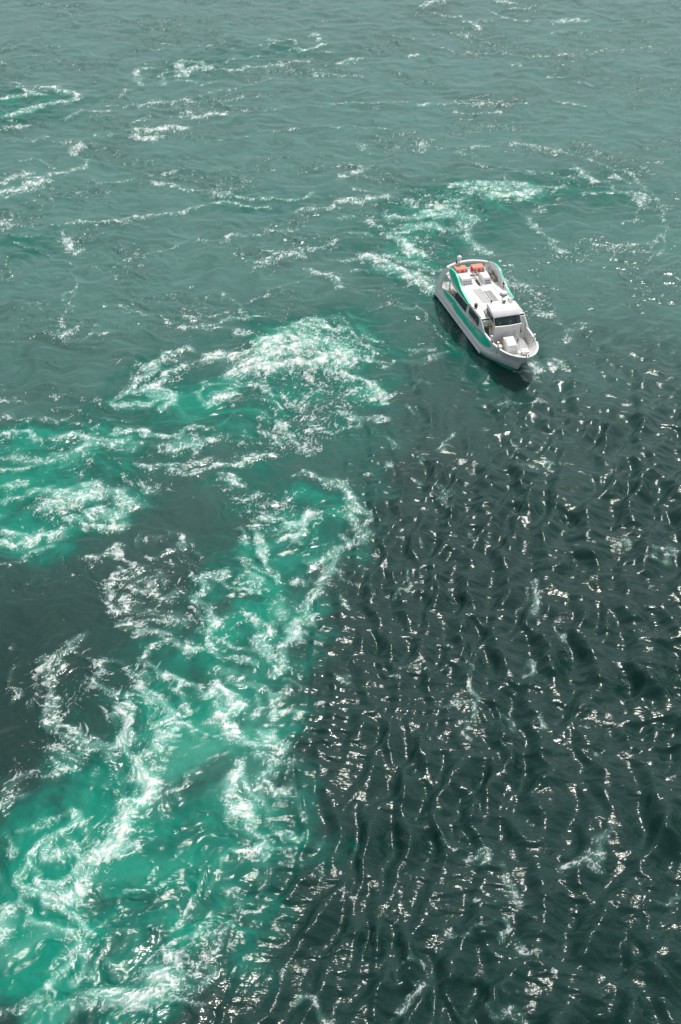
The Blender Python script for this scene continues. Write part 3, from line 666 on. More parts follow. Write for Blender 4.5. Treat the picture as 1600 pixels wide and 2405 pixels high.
# ------------------------------------------------------------------ mesh helpers
class Shape:
    def __init__(self):
        self.v, self.f = [], []

    def add(self, vs, fs):
        o = len(self.v)
        self.v += [tuple(p) for p in vs]
        self.f += [tuple(i + o for i in q) for q in fs]
        return self

    def box(self, x0, x1, y0, y1, z0, z1, bev=0.0):
        bm = bmesh.new()
        bmesh.ops.create_cube(bm, size=1)
        for v in bm.verts:
            v.co = Vector(((x0 + x1) / 2 + v.co.x * (x1 - x0), (y0 + y1) / 2 + v.co.y * (y1 - y0), (z0 + z1) / 2 + v.co.z * (z1 - z0)))
        if bev:
            bmesh.ops.bevel(bm, geom=bm.edges[:], offset=bev, segments=2, profile=.6, affect='EDGES')
        bm.verts.index_update()
        self.add([v.co[:] for v in bm.verts], [[v.index for v in f.verts] for f in bm.faces])
        bm.free()
        return self

    def hexa(self, a, b, bev=0.0):
        """a solid between two quads a (bottom) and b (top)"""
        bm = bmesh.new()
        va = [bm.verts.new(p) for p in a]
        vb = [bm.verts.new(p) for p in b]
        bm.faces.new(va[::-1])
        bm.faces.new(vb)
        for i in range(4):
            bm.faces.new((va[i], va[(i + 1) % 4], vb[(i + 1) % 4], vb[i]))
        if bev:
            bmesh.ops.bevel(bm, geom=bm.edges[:], offset=bev, segments=2, profile=.6, affect='EDGES')
        bmesh.ops.recalc_face_normals(bm, faces=bm.faces[:])
        bm.verts.index_update()
        self.add([v.co[:] for v in bm.verts], [[v.index for v in f.verts] for f in bm.faces])
        bm.free()
        return self

    def slab(self, poly, y0, y1):
        """outline in (x, z) given thickness from y0 to y1"""
        n = len(poly)
        self.add([(x, y0, z) for x, z in poly] + [(x, y1, z) for x, z in poly],
                 [tuple(range(n))[::-1], tuple(range(n, 2 * n))] + [(i, (i + 1) % n, n + (i + 1) % n, n + i) for i in range(n)])
        return self

    def plate(self, poly, z0, z1):
        n = len(poly)
        self.add([(x, y, z0) for x, y in poly] + [(x, y, z1) for x, y in poly],
                 [tuple(range(n))[::-1], tuple(range(n, 2 * n))] + [(i, (i + 1) % n, n + (i + 1) % n, n + i) for i in range(n)])
        return self

    def tube(self, pts, r, seg=8):
        P = [Vector(p) for p in pts]
        rings = []
        for i, p in enumerate(P):
            d = (P[min(i + 1, len(P) - 1)] - P[max(i - 1, 0)]).normalized()
            q = d.to_track_quat('Z', 'Y')
            rings.append([p + q @ Vector((r * math.cos(a), r * math.sin(a), 0)) for a in (2 * math.pi * k / seg for k in range(seg))])
        vs = [v for rg in rings for v in rg]
        fs = []
        for i in range(len(P) - 1):
            for k in range(seg):
                fs.append((i * seg + k, i * seg + (k + 1) % seg, (i + 1) * seg + (k + 1) % seg, (i + 1) * seg + k))
        fs += [tuple(range(seg))[::-1], tuple(range((len(P) - 1) * seg, len(P) * seg))]
        return self.add(vs, fs)

    def lathe(self, prof, c, seg=24):
        cx, cy, cz = c
        vs = [(cx + r * math.cos(2 * math.pi * k / seg), cy + r * math.sin(2 * math.pi * k / seg), cz + z) for r, z in prof for k in range(seg)]
        fs = [(i * seg + k, i * seg + (k + 1) % seg, (i + 1) * seg + (k + 1) % seg, (i + 1) * seg + k) for i in range(len(prof) - 1) for k in range(seg)]
        fs += [tuple(range(seg))[::-1], tuple(range((len(prof) - 1) * seg, len(prof) * seg))]
        return self.add(vs, fs)

    def grid(self, rows_, close=False):
        n, m = len(rows_), len(rows_[0])
        vs = [p for r in rows_ for p in r]
        fs = [(i * m + j, i * m + j + 1, (i + 1) * m + j + 1, (i + 1) * m + j) for i in range(n - 1) for j in range(m - 1)]
        return self.add(vs, fs)

    def build(self, name, mat, parent=None, smooth=False, angle=35):
        m = bpy.data.meshes.new(name)
        m.from_pydata(self.v, [], self.f)
        bm = bmesh.new()
        bm.from_mesh(m)
        bmesh.ops.remove_doubles(bm, verts=bm.verts[:], dist=1e-4)
        bmesh.ops.dissolve_degenerate(bm, edges=bm.edges[:], dist=1e-5)
        bmesh.ops.recalc_face_normals(bm, faces=bm.faces[:])
        if smooth:
            for f in bm.faces:
                f.smooth = True
            for e in bm.edges:
                if len(e.link_faces) == 2 and e.calc_face_angle(0) > R(angle):
                    e.smooth = False
        bm.to_mesh(m)
        bm.free()
        m.materials.append(mat)
        o = bpy.data.objects.new(name, m)
        col.objects.link(o)
        o.parent = parent
        return o


def interp(x, xs, vs):
    return float(np.interp(x, xs, vs))


# ------------------------------------------------------------------ the boat
# local frame: x from the stern towards the bow, y to port, z up from the water
boat = bpy.data.objects.new('tour_boat', None)
col.objects.link(boat)
boat['label'] = 'white sightseeing boat with a green side stripe, heading towards the camera through the whirlpools'
boat['category'] = 'boat'
BOAT_LIFT = .20
boat.location = (10.2517 - .033, 112.8687 - .36, BOAT_LIFT)
boat.rotation_euler = (0, 0, math.atan2(-.95987, .28045))


def gunw(x):
    return interp(x, [-.3, 10.8, 12, 13, 14, 14.6, 15.2, 15.6, 15.85, 15.95], [1.90, 1.88, 1.85, 1.79, 1.64, 1.44, 1.08, .73, .38, .0])


def sheer(x):
    return interp(x, [-.3, .3, 1.6, 3.2, 4.6, 10.9, 13, 15, 15.95], [.92, 1.0, 1.38, 1.72, 1.86, 2.08, 2.03, 2.04, 2.12])


def chine_y(x):
    return interp(x, [-.3, 10.6, 11.4, 12.2, 13, 13.8, 14.4, 14.7], [1.95, 1.95, 1.88, 1.66, 1.27, .78, .34, 0])


def chine_z(x):
    return interp(x, [-.3, 10.9, 14.7], [.42, .45, .70])


def stem_z(x):
    return max(0.0, (x - 14.1) / 1.85 * 2.12)


def side_y(x, z):
    z0 = max(chine_z(x), stem_z(x))
    t = min(max((z - z0) / max(sheer(x) - z0, .01), 0), 1)
    return chine_y(x) + (gunw(x) - chine_y(x)) * t ** 1.25


XS = [-.3 + i * .3 for i in range(37)] + [11 + i * .2 for i in range(15)] + [14.1, 14.3, 14.5, 14.7, 14.9, 15.1, 15.3, 15.5, 15.65, 15.8, 15.9, 15.95]
hull, bottom = Shape(), Shape()
for s in (-1, 1):
    rs, rb = [], []
    for x in XS:
        z0 = max(chine_z(x), stem_z(x)) if x > 14.1 else chine_z(x)
        zs = sheer(x)
        wl = interp(x, [-.3, 10.9, 12, 13, 13.6, 14.1], [1.80, 1.80, 1.38, .76, .38, 0])
        low = (x, s * (wl if x < 14.1 else 0), stem_z(x) + .04 if x < 14.1 else stem_z(x))
        if x < 10.95:
            low = (x, s * 1.93, .08)
        rs.append([low] + [(x, s * side_y(x, z0 + (zs - z0) * k / 8), z0 + (zs - z0) * k / 8) for k in range(9)])
        rb.append([(x, 0, -.7 if x < 13 else interp(x, [13, 14.1, 15.95], [-.7, -.02, 2.1])), (x, s * (wl * .96 if x < 14.1 else 0), -.55 if x < 13 else interp(x, [13, 14.1, 15.95], [-.55, -.01, 2.1])),
                   (low[0], low[1] - s * (.05 if x < 14.1 else 0), low[2])])
    hull.grid(rs)
    bottom.grid(rb)
# transom
hull.add([(-.3, -1.93, .08), (-.3, 1.93, .08), (-.3, 1.9, .92), (-.3, -1.9, .92)], [(0, 1, 2, 3)])
bottom.add([(-.3, -1.88, .08), (-.3, 1.88, .08), (-.3, 1.7, -.7), (-.3, -1.7, -.7)], [(0, 1, 2, 3)])
hull.build('hull', WHITE, boat, True, 28)
bottom.build('hull_bottom', ANTIFOUL, boat, True, 30)
# rubbing rails along both sides: a low ledge and a spray rail that climbs into the bow
for s in (-1, 1):
    Shape().box(-.36, 10.9, s * 1.99 - .05, s * 1.99 + .05, .06, .17, .02).build('rub_rail', WHITE, boat)
    Shape().tube([(x, s * (side_y(x, z) + .02), z) for x, z in [(-.32, .66)] + [(i * .6, .64) for i in range(18)] + [(11.2, .66), (11.8, .72), (12.4, .82), (13.0, .95), (13.5, 1.1)]], .045).build('spray_rail', WHITE, boat, True)

# green band with splash-shaped ends, on the hull side
UP = [(1.55, 1.30), (2.0, 1.42), (2.87, 1.49), (3.3, 1.52), (3.84, 1.58), (4.3, 1.62), (4.62, 1.61), (5.1, 1.50), (6.19, 1.48), (7.0, 1.50), (7.68, 1.56), (8.6, 1.66), (9.68, 1.80), (10.5, 1.93), (11.05, 1.98), (11.55, 1.97), (12.0, 1.90), (12.2, 1.80), (12.38, 1.68), (12.45, 1.62)]
LO = [(1.55, 1.28), (1.9, 1.10), (2.3, 1.03), (2.74, .98), (3.1, 1.06), (3.53, 1.00), (3.75, 1.10), (4.09, 1.20), (4.30, .90), (4.6, .84), (5.4, .82), (6.5, .85), (6.9, .80), (7.04, .82), (7.3, .80), (7.6, .86), (9.08, .88), (10.7, .95), (11.59, 1.07), (11.95, 1.14), (12.25, 1.30), (12.4, 1.48), (12.45, 1.60)]
for s in (-1, 1):
    rs = []
    for i in range(110):
        x = 1.56 + (12.44 - 1.56) * i / 109
        a, b = interp(x, *zip(*UP)), interp(x, *zip(*LO))
        a = max(a, b + .004)
        rs.append([(x, s * (side_y(x, z) + .012), z) for z in (b + (a - b) * k / 6 for k in range(7))])
    Shape().grid(rs).build('green_stripe', GREEN, boat, True, 60)


def lettering(txt, size, parent, loc, rot, mat, ext=.006):
    cu = bpy.data.curves.new('lettering', 'FONT')
    cu.body = txt
    cu.size = size
    cu.extrude = ext
    cu.offset = .012
    cu.space_character = 1.25
    o = bpy.data.objects.new('lettering', cu)
    col.objects.link(o)
    bpy.context.view_layer.update()
    m = bpy.data.meshes.new_from_object(o.evaluated_get(bpy.context.evaluated_depsgraph_get()))
    bpy.data.objects.remove(o)
    bpy.data.curves.remove(cu)
    m.materials.append(mat)
    o = bpy.data.objects.new('lettering', m)
    o.location, o.rotation_euler = loc, rot
    o.parent = parent
    col.objects.link(o)
    return o


lettering('AQUA', .50, boat, (7.72, -1.945, 1.30), (R(90), R(-6), 0), WHITE)
lettering('EDDY', .50, boat, (9.55, -1.945, 1.36), (R(90), R(-2), 0), WHITE)

# gunwale cap and bulwark lining of the foredeck
BX = [10.9, 11.4, 12, 12.5, 13, 13.5, 14, 14.4, 14.8, 15.1, 15.4, 15.6, 15.75, 15.87, 15.93]
ring = [(x, -gunw(x)) for x in BX] + [(15.95, 0)] + [(x, gunw(x)) for x in BX[::-1]]


def inset(r_, d):
    out = []
    for i, p in enumerate(r_):
        a, b = Vector(r_[max(i - 1, 0)]), Vector(r_[min(i + 1, len(r_) - 1)])
        t = (b - a).normalized()
        n = Vector((-t.y, t.x))
        out.append((p[0] + n.x * d, p[1] + n.y * d))
    return out


o_, i_ = inset(ring, -.035), inset(ring, .13)
cap = Shape()
cap.grid([[(a[0], a[1], sheer(min(p[0], 15.9)) - .03), (a[0], a[1], sheer(min(p[0], 15.9)) + .045), (b[0], b[1], sheer(min(p[0], 15.9)) + .045), (b[0], b[1], sheer(min(p[0], 15.9)) - .03)] for p, a, b in zip(ring, o_, i_)])
cap.build('gunwale', WHITE, boat, True, 40)
DECK = 1.15
j_ = inset(ring, .16)
k_ = []
for p, q in zip(ring, inset(ring, .16)):
    d = min(side_y(min(p[0], 15.0), DECK), gunw(min(p[0], 15.0))) / max(gunw(min(p[0], 15.0)), .1)
    k_.append((min(q[0] - .55 * max(0, (q[0] - 13.2) / 2.6), 15.1), q[1] * min(d * 1.02, 1)))
Shape().grid([[(a[0], a[1], sheer(min(p[0], 15.9)) - .02), (b[0], b[1], DECK)] for p, a, b in zip(ring, j_, k_)]).build('bulwark_lining', WHITE2, boat, True, 40)
Shape().plate([(10.2, -1.6)] + k_ + [(10.2, 1.6)], DECK - .05, DECK).build('foredeck', GREY, boat)
for s in (-1, 1):                                                   # frames inside the bulwark
    for x in (12.0, 12.6, 13.2, 13.8):
        y = s * (gunw(x) - .17)
        Shape().box(x - .03, x + .03, min(y, y - s * .07), max(y, y - s * .07), DECK + .01, sheer(x) - .05).build('bulwark_stay', WHITE2, boat)

# ------------------------------------------------------------------ cabin
ROOF = 2.95
for s in (-1, 1):
    y0, y1 = (-1.90, -1.82) if s < 0 else (1.82, 1.90)
    Shape().slab([(4.55, 1.70), (11.30, 1.98), (11.36, 2.16), (10.95, 2.50), (10.50, 2.86), (10.30, ROOF), (4.95, ROOF)], y0, y1).build('cabin_side', WHITE, boat)
    e = s * 1.915
    for nm, poly in (('rear_window', [(4.60, 1.92), (7.05, 1.93), (7.40, 2.70), (5.02, 2.70)]), ('front_window', [(7.80, 2.13), (9.88, 2.07), (10.05, 2.40), (10.08, 2.62), (9.95, 2.82), (8.02, 2.84)])):
        w = Shape().slab(poly, e - .012, e + .012).build(nm, GLASS, boat)
        cx, cz = sum(p[0] for p in poly) / len(poly), sum(p[1] for p in poly) / len(poly)
        fr = Shape()
        P = [(x + (x - cx) * .02, e * 1.004, z + (z - cz) * .05) for x, z in poly]
        fr.tube(P + [P[0]], .022, 6)
        fr.build('window_frame', RUBBER, w, True)
    Shape().tube([(7.75, s * 1.99, 2.24), (8.8, s * 1.99, 2.22), (9.95, s * 1.99, 2.20)], .025).build('handrail', STEEL, boat, True)
    for k in range(3):
        Shape().box(8.05 + k * .62, 8.45 + k * .62, s * 1.912 - .008, s * 1.912 + .008, 1.98, 2.06).build('side_vent', RUBBER, boat)
Shape().box(4.55, 4.63, -1.80, 1.80, .95, ROOF - .09).build('cabin_back_wall', DARK, boat)
Shape().box(4.63, 10.9, -1.81, 1.81, .9, 1.0).build('cabin_floor', MIDGREY, boat)
# front bulkheads either side of the wheelhouse, with a dark opening to starboard
for s in (-1, 1):
    a, b = sorted((s * 1.80, s * 1.16))
    Shape().hexa([(11.25, a, DECK), (11.33, a, DECK), (11.33, b, DECK), (11.25, b, DECK)], [(10.62, a, 2.86), (10.70, a, 2.86), (10.70, b, 2.86), (10.62, b, 2.86)]).build('cabin_front', WHITE2, boat)
    c, hw = (-1.58, .20) if s < 0 else (1.30, .09)
    o = Shape().hexa([(11.115, c - hw, 1.62), (11.13, c - hw, 1.62), (11.13, c + hw, 1.62), (11.115, c + hw, 1.62)], [(10.80, c - hw, 2.50), (10.815, c - hw, 2.50), (10.815, c + hw, 2.50), (10.80, c + hw, 2.50)])

    o.v = [(x + .085, y, z + .04) for x, y, z in o.v]
    o.build('front_opening', GLASS, boat)
Shape().box(10.95, 11.12, -1.79, -1.46, 2.50, 2.66, .02).build('green_lamp_board', ANTIFOUL, boat)

# roof with the stair well left open
HX0, HX1, HY0, HY1 = 3.35, 4.95, .02, .34
roof = Shape()
for a, b, c, d in ((1.7, HX0, -1.88, 1.88), (HX1, 10.45, -1.88, 1.88), (HX0, HX1, -1.88, HY0), (HX0, HX1, HY1, 1.88)):
    roof.add([(a, c, ROOF - .08), (b, c, ROOF - .08), (b, d, ROOF - .08), (a, d, ROOF - .08), (a, c, ROOF), (b, c, ROOF), (b, d, ROOF), (a, d, ROOF)],
             [(3, 2, 1, 0), (4, 5, 6, 7), (0, 1, 5, 4), (1, 2, 6, 5), (2, 3, 7, 6), (3, 0, 4, 7)])
ro = roof.build('roof', WHITE, boat)
for k in range(6):
    Shape().box(3.55 + k * .22, 3.72 + k * .22, .03, .33, 2.80 - k * .24, 2.84 - k * .24).build('stair_tread', BROWN, boat)
Shape().box(3.3, 5.0, .36, .40, 1.0, 2.86).build('stair_wall', MIDGREY, boat)
Shape().box(5.45, 7.95, -.74, -.05, ROOF + .004, ROOF + .02).build('walkway', GREY, ro)
gr = Shape().box(5.95, 7.85, .06, .66, ROOF + .004, ROOF + .03).build('grating', MIDGREY, ro)
for k in range(12):
    Shape().box(6.0 + k * .155, 6.07 + k * .155, .08, .64, ROOF + .032, ROOF + .05).build('slat', GREY, gr)
for s in (-1, 1):                                                   # low coaming along both roof edges
    Shape().box(5.2, 10.2, s * 1.80 - .05, s * 1.80 + .05, ROOF + .003, ROOF + .07, .02).build('roof_coaming', WHITE, ro)
    Shape().box(5.4, 9.3, s * 1.15 - .03, s * 1.15 + .03, ROOF + .003, ROOF + .05, .01).build('roof_rib', WHITE, ro)
rail = Shape().tube([(3.45, .0, ROOF + .02), (3.45, .0, ROOF + .62), (5.05, .0, ROOF + .55), (5.3, .0, ROOF + .32), (8.05, -.0, ROOF + .28)], .022)
rail = rail.build('roof_rail', WHITE, ro, True)
for x in (4.2, 5.3, 6.2, 7.1, 8.0):
    Shape().tube([(x, 0, ROOF), (x, 0, ROOF + (.58 if x < 5 else .29))], .016, 6).build('rail_post', WHITE, rail)
Shape().tube([(3.45, .36, ROOF + .02), (3.45, .36, ROOF + .6), (4.9, .36, ROOF + .55), (4.95, .36, ROOF + .02)], .02).build('roof_rail', WHITE, ro, True)

# ventilation trunks behind the walkway
for y0, y1, x1 in ((-1.42, -.30, 4.55), (.42, 1.28, 4.85)):
    t = Shape().hexa([(x1 - 1.25, y0, ROOF), (x1, y0 + .05, ROOF), (x1, y1 - .05, ROOF), (x1 - 1.25, y1, ROOF)],
                     [(x1 - 1.20, y0 + .08, ROOF + .58), (x1 - .22, y0 + .14, ROOF + .52), (x1 - .22, y1 - .14, ROOF + .52), (x1 - 1.20, y1 - .08, ROOF + .58)], .04).build('ventilator', WHITE, boat, True, 40)
    for k in range(4):
        y = y0 + .22 + k * (y1 - y0 - .44) / 3.6
        for q in range(2):
            Shape().hexa([(x1 - .035 - q * .075, y, ROOF + .08 + q * .17), (x1 - .015 - q * .075, y, ROOF + .08 + q * .17), (x1 - .015 - q * .075, y + .12, ROOF + .08 + q * .17), (x1 - .035 - q * .075, y + .12, ROOF + .08 + q * .17)],
                         [(x1 - .075 - q * .075, y, ROOF + .18 + q * .17), (x1 - .055 - q * .075, y, ROOF + .18 + q * .17), (x1 - .055 - q * .075, y + .12, ROOF + .18 + q * .17), (x1 - .075 - q * .075, y + .12, ROOF + .18 + q * .17)]).build('louvre', MIDGREY, t)
Shape().tube([(4.55, -1.5, ROOF + .1), (4.75, -1.35, ROOF + .35), (4.7, -1.0, ROOF + .30), (4.8, -.75, ROOF + .12)], .025).build('grab_rail', STEEL, boat, True)

# ------------------------------------------------------------------ stern arch and fins
OUT = [(-.34, .86), (-.18, 1.05), (.25, 1.52), (.68, 2.03), (1.09, 2.62), (1.5, 3.08), (1.96, 3.47), (2.45, 3.77), (3.04, 3.98), (3.6, 4.13), (4.13, 4.20), (4.55, 4.18), (4.85, 4.08), (5.2, 3.87), (5.6, 3.66), (5.99, 3.48), (6.45, 3.34), (6.93, 3.22), (7.4, 3.13), (7.95, 3.05)]
INN = [(7.95, 2.96), (7.44, 2.82), (6.5, 2.78), (5.45, 2.76), (4.8, 2.74), (4.33, 2.79), (3.85, 2.85), (3.46, 2.98), (3.21, 3.25), (3.05, 3.50), (2.86, 3.56), (2.5, 3.36), (2.2, 3.08), (1.87, 2.76), (1.61, 2.44), (1.45, 2.15), (1.38, 1.92), (1.25, 1.5), (1.1, 1.15), (.6, .90)]
GLO = [(3.04, 3.94), (3.32, 3.62), (3.7, 3.40), (4.08, 3.25), (4.7, 3.14), (5.4, 3.07), (6.1, 3.01), (6.7, 2.98), (7.3, 2.95), (7.95, 2.97)]
for s in (-1, 1):
    ys = (-1.97, -1.84) if s < 0 else (1.84, 1.97)
    f = Shape().slab(OUT + INN, *ys).build('stern_fin', WHITE, boat)
    g = [(x, z) for x, z in OUT if x >= 3.0]
    yo = s * 1.976
    Shape().slab(g + GLO[::-1], yo - .005, yo + .005).build('green_panel', GREEN, f)
    ed = Shape()
    ed.grid([[(x, s * 1.985, z + .008), (x, s * 1.83, z + .008)] for x, z in g])
    ed.build('green_edge', GREEN, f, True)
# arch beam across the stern, with the dome
beam = Shape()
beam.grid([[(x - .16, y, z - .06), (x + .14, y, z - .06), (x + .12, y, z + .07), (x - .12, y, z + .07), (x - .16, y, z - .06)]
           for y, x, z in [(-1.86 + 3.72 * i / 16, 2.15 - .35 * (1 - ((i - 8) / 8) ** 2), 3.60 + .16 * (1 - ((i - 8) / 8) ** 2)) for i in range(17)]])
beam.build('arch_beam', WHITE, boat, True, 50)
Shape().lathe([(.05, 0), (.05, .22), (.12, .24), (.12, .28)], (1.92, -.68, 3.78), 12).build('dome_stand', WHITE, boat, True)
Shape().lathe([(.12, -.16), (.19, -.10), (.22, 0), (.20, .10), (.13, .19), (.03, .225)], (1.92, -.68, 4.22), 16).build('antenna_dome', WHITE, boat, True, 70)
Shape().box(1.85, 2.0, -.98, -.86, 3.80, 4.0, .02).build('stern_lamp', RUBBER, boat)
# raft rack
Shape().box(1.75, 3.05, -1.45, 1.45, ROOF + .10, ROOF + .22, .02).build('raft_rack', WHITE, boat)
for y in (-1.3, -.75, 0, .75, 1.3):
    Shape().box(1.9, 2.0, y - .03, y + .03, ROOF, ROOF + .10).build('rack_leg', WHITE, boat)
# aft deck under the roof: sole, rails, posts, seats
Shape().box(-.28, 4.55, -1.80, 1.80, .80, .90).build('aft_deck', GREY, boat)
for s in (-1, 1):
    y = s * 1.87
    Shape().tube([(1.40, y, 2.02), (2.4, y, 2.12), (4.3, y, 2.22)], .022).build('aft_rail', STEEL, boat, True)
    Shape().tube([(1.45, y, 1.80), (2.4, y, 1.92), (4.5, y, 2.02)], .018).build('aft_rail', STEEL, boat, True)
    for x in (2.2, 3.1, 4.0):
        Shape().tube([(x, y, sheer(x) - .02), (x, y, 2.13)], .018, 6).build('rail_post', STEEL, boat)
    Shape().box(2.4, 2.48, s * 1.62 - .04, s * 1.62 + .04, .9, ROOF - .08).build('roof_post', WHITE, boat)
    Shape().box(1.9, 2.9, min(s * 1.05, s * 1.70), max(s * 1.05, s * 1.70), .92, 1.38, .04).build('aft_seat', TAN, boat)
    # canvas-covered lockers on the upper deck inside each fin
    Shape().box(3.2, 3.75, min(s * 1.50, s * 1.78), max(s * 1.50, s * 1.78), ROOF + .01, ROOF + .45, .05).build('upper_locker', TAN, boat)
    Shape().box(3.85, 4.6, min(s * 1.50, s * 1.78), max(s * 1.50, s * 1.78), ROOF + .01, ROOF + .34, .05).build('upper_locker', TAN, boat)

# ------------------------------------------------------------------ wheelhouse
wh = Shape()
wh.hexa([(9.45, -1.17, ROOF - .1), (11.44, -1.16, DECK), (11.44, 1.16, DECK), (9.45, 1.17, ROOF - .1)],
        [(9.55, -1.17, ROOF + .0), (11.62, -1.12, 2.80), (11.62, 1.12, 2.80), (9.55, 1.17, ROOF + .0)])
wh = wh.build('wheelhouse', WHITE, boat)
# upper house: side walls and back
for s in (-1, 1):
    Shape().slab([(9.55, ROOF + .002), (11.56, 2.82), (11.16, 3.46), (9.75, 3.60)], s * 1.12 - .03, s * 1.12 + .03).build('house_side', WHITE, wh)
Shape().box(9.56, 9.62, -1.09, 1.09, ROOF + .002, 3.58).build('house_back', WHITE, wh)
# the roof: crowned, tipping down to the visor
rr = []
for x, z, w in ((9.68, 3.86, 1.16), (9.72, 3.92, 1.14), (10.1, 3.955, 1.18), (10.5, 3.92, 1.20), (10.85, 3.80, 1.20), (11.08, 3.64, 1.18), (11.24, 3.50, 1.15), (11.28, 3.44, 1.15)):
    rr.append([(x + .10 * (1 - (k / 6) ** 2) * (x > 10.8), w * k / 6, z - .05 * (k / 6) ** 4 + .03 * (1 - (k / 6) ** 2)) for k in range(-6, 7)])
low = [[(p[0], p[1], min(p[2] - .06, 3.56 - .08 * (i > 3))) for p in r] for i, r in enumerate(rr)]
rf = Shape().grid(rr)
n = len(rr)
rf.grid([r[::-1] for r in low])
for a, b in ((0, 0), (-1, -1)):
    rf.grid([[rr[i][a], low[i][a]] for i in range(n)])
rf.grid([rr[0], low[0]])
rf.grid([rr[-1], low[-1]])
whr = rf.build('wheelhouse_roof', WHITE, boat, True, 32)


# windscreen: frame and three panes, leaning back
def wpt(u, v, off=0):
    """u across (-1..1), v up (0..1)"""
    x = 11.64 - .46 * v + .10 * (1 - u * u) + off
    return (x, u * (1.11 - .05 * v), 2.82 + .66 * v + off * .5)


def pane(u0, u1, v0, v1, off, nm, mat, par):
    S_ = Shape()
    U = [u0 + (u1 - u0) * k / 8 for k in range(9)]
    S_.grid([[wpt(u, v0, off), wpt(u, v1, off)] for u in U])
    S_.grid([[wpt(u, v0, off - .02), wpt(u, v1, off - .02)] for u in U])
    return S_.build(nm, mat, par, True)


ws = pane(-1, 1, 0, 1, .0, 'windscreen_frame', RUBBER, wh)
for u0, u1 in ((-.90, -.56), (-.46, .50), (.60, .90)):
    pane(u0, u1, .12, .88, .012, 'windscreen_pane', GLASS2, ws)
for u in (-.72, .05, .74):
    Shape().tube([wpt(u, .03, .04), wpt(u + .02, .16, .05), wpt(u + .16, .42, .05)], .012, 6).build('wiper', STEEL, ws)
for s in (-1, 1):
    yy = s * 1.155
    w = Shape().slab([(10.18, 3.02), (11.44, 2.91), (11.14, 3.42), (10.02, 3.48)], yy - .006, yy + .006).build('house_window', RUBBER, wh)
    Shape().slab([(10.55, 3.04), (11.30, 2.98), (11.08, 3.36), (10.50, 3.40)], yy + s * .010 - .004, yy + s * .010 + .004).build('window_pane', GLASS2, w)
# the cream door standing open to starboard
dr = Shape().hexa([(9.28, -1.20, ROOF + .02), (10.10, -1.28, ROOF + .02), (10.10, -1.26, ROOF + .02), (9.28, -1.18, ROOF + .02)],
                  [(9.86, -1.20, 3.52), (9.98, -1.24, 3.52), (9.98, -1.22, 3.52), (9.86, -1.18, 3.52)]).build('open_door', CREAM, wh)
Shape().tube([(9.98, -1.245, 3.53), (9.86, -1.205, 3.53), (9.27, -1.205, ROOF + .03), (10.10, -1.285, ROOF + .03)], .025, 6).build('door_frame', BROWN, dr)
# brow ledge under the windscreen
Shape().grid([[(x, y, 2.80), (x + .07, y, 2.78), (x + .06, y, 2.70), (x, y, 2.69)] for y, x in [(1.14 * k / 8, 11.63 + .10 * (1 - (k / 8) ** 2)) for k in range(-8, 9)]]).build('screen_ledge', WHITE, wh, True, 40)
Shape().box(11.40, 11.475, -1.02, -.78, 1.20, 2.35).build('house_corner_post', WHITE2, wh)
Shape().box(11.50, 11.53, .15, .95, 1.20, 1.95).build('front_panel', WHITE, wh)

# gear on the wheelhouse roof
Shape().lathe([(.11, 0), (.11, .64), (.20, .70)], (9.28, .42, 3.50), 14).build('radar_post', WHITE, boat, True)
Shape().box(9.12, 9.44, .26, .58, 2.96, 3.50).build('radar_plinth', WHITE, boat)
Shape().lathe([(.24, 0), (.28, .04), (.28, .10), (.33, .13), (.32, .26), (.26, .31), (.05, .33)], (9.28, .42, 4.20), 22).build('radar_drum', WHITE, boat, True, 50)
Shape().lathe([(.30, 0), (.30, .10)], (9.28, .42, 4.215), 22).build('radar_band', DARK, boat, True)
sl = Shape()
sl.tube([(9.96, .14, 4.17), (10.02, .14, 4.165), (10.14, .14, 4.14), (10.19, .14, 4.12)], .15, 16)
sl = sl.build('searchlight', WHITE2, boat, True, 50)
Shape().tube([(10.192, .14, 4.122), (10.205, .14, 4.116)], .12, 16).build('lens', GLASS2, sl, True)
Shape().box(10.02, 10.10, .10, .18, 3.96, 4.05).build('searchlight_foot', STEEL, boat)
Shape().box(9.90, 9.97, .55, .60, 3.96, 4.22, .01).build('horn_bracket', RUBBER, boat)
Shape().tube([(9.9, .68, 4.12), (10.25, .68, 4.09)], .055, 10).build('horn', STEEL, boat, True)
Shape().tube([(9.9, .82, 4.12), (10.22, .82, 4.09)], .045, 10).build('horn', STEEL, boat, True)
Shape().tube([(9.85, -.85, 3.99), (9.85, -.82, 4.10), (9.85, .0, 4.12), (9.85, .02, 3.99)], .02, 6).build('roof_hoop', STEEL, boat)
Shape().box(9.80, 9.92, -.90, -.80, 4.02, 4.22, .02).build('deck_lamp', RUBBER, boat)
Shape().box(9.82, 9.90, .95, 1.14, 3.96, 4.02).build('aerial_base', RUBBER, boat)
Shape().tube([(9.86, 1.10, 4.0), (9.86, 1.12, 5.5)], .014, 6).build('whip_aerial', WHITE, boat)
# signal mast on the port side of the roof
mast = Shape().tube([(8.7, .62, ROOF), (8.7, .62, ROOF + 2.45)], .035, 8).tube([(8.7, .62, ROOF + 1.85), (8.7, 1.02, ROOF + 2.15)], .025, 6).tube([(8.7, .62, ROOF + 1.85), (8.7, .40, ROOF + 1.95)], .02, 6).build('signal_mast', WHITE, boat)
Shape().box(8.64, 8.76, .56, .68, ROOF + 1.88, ROOF + 2.06).build('mast_lamp', RUBBER, mast)
Shape().box(8.65, 8.75, .57, .67, ROOF + 1.62, ROOF + 1.78).build('mast_lamp', ORANGE, mast)
# black lamp box on the starboard roof edge
lb = Shape().box(8.42, 8.68, -1.74, -1.50, ROOF + .07, ROOF + .40, .05).build('lamp_box', RUBBER, boat)

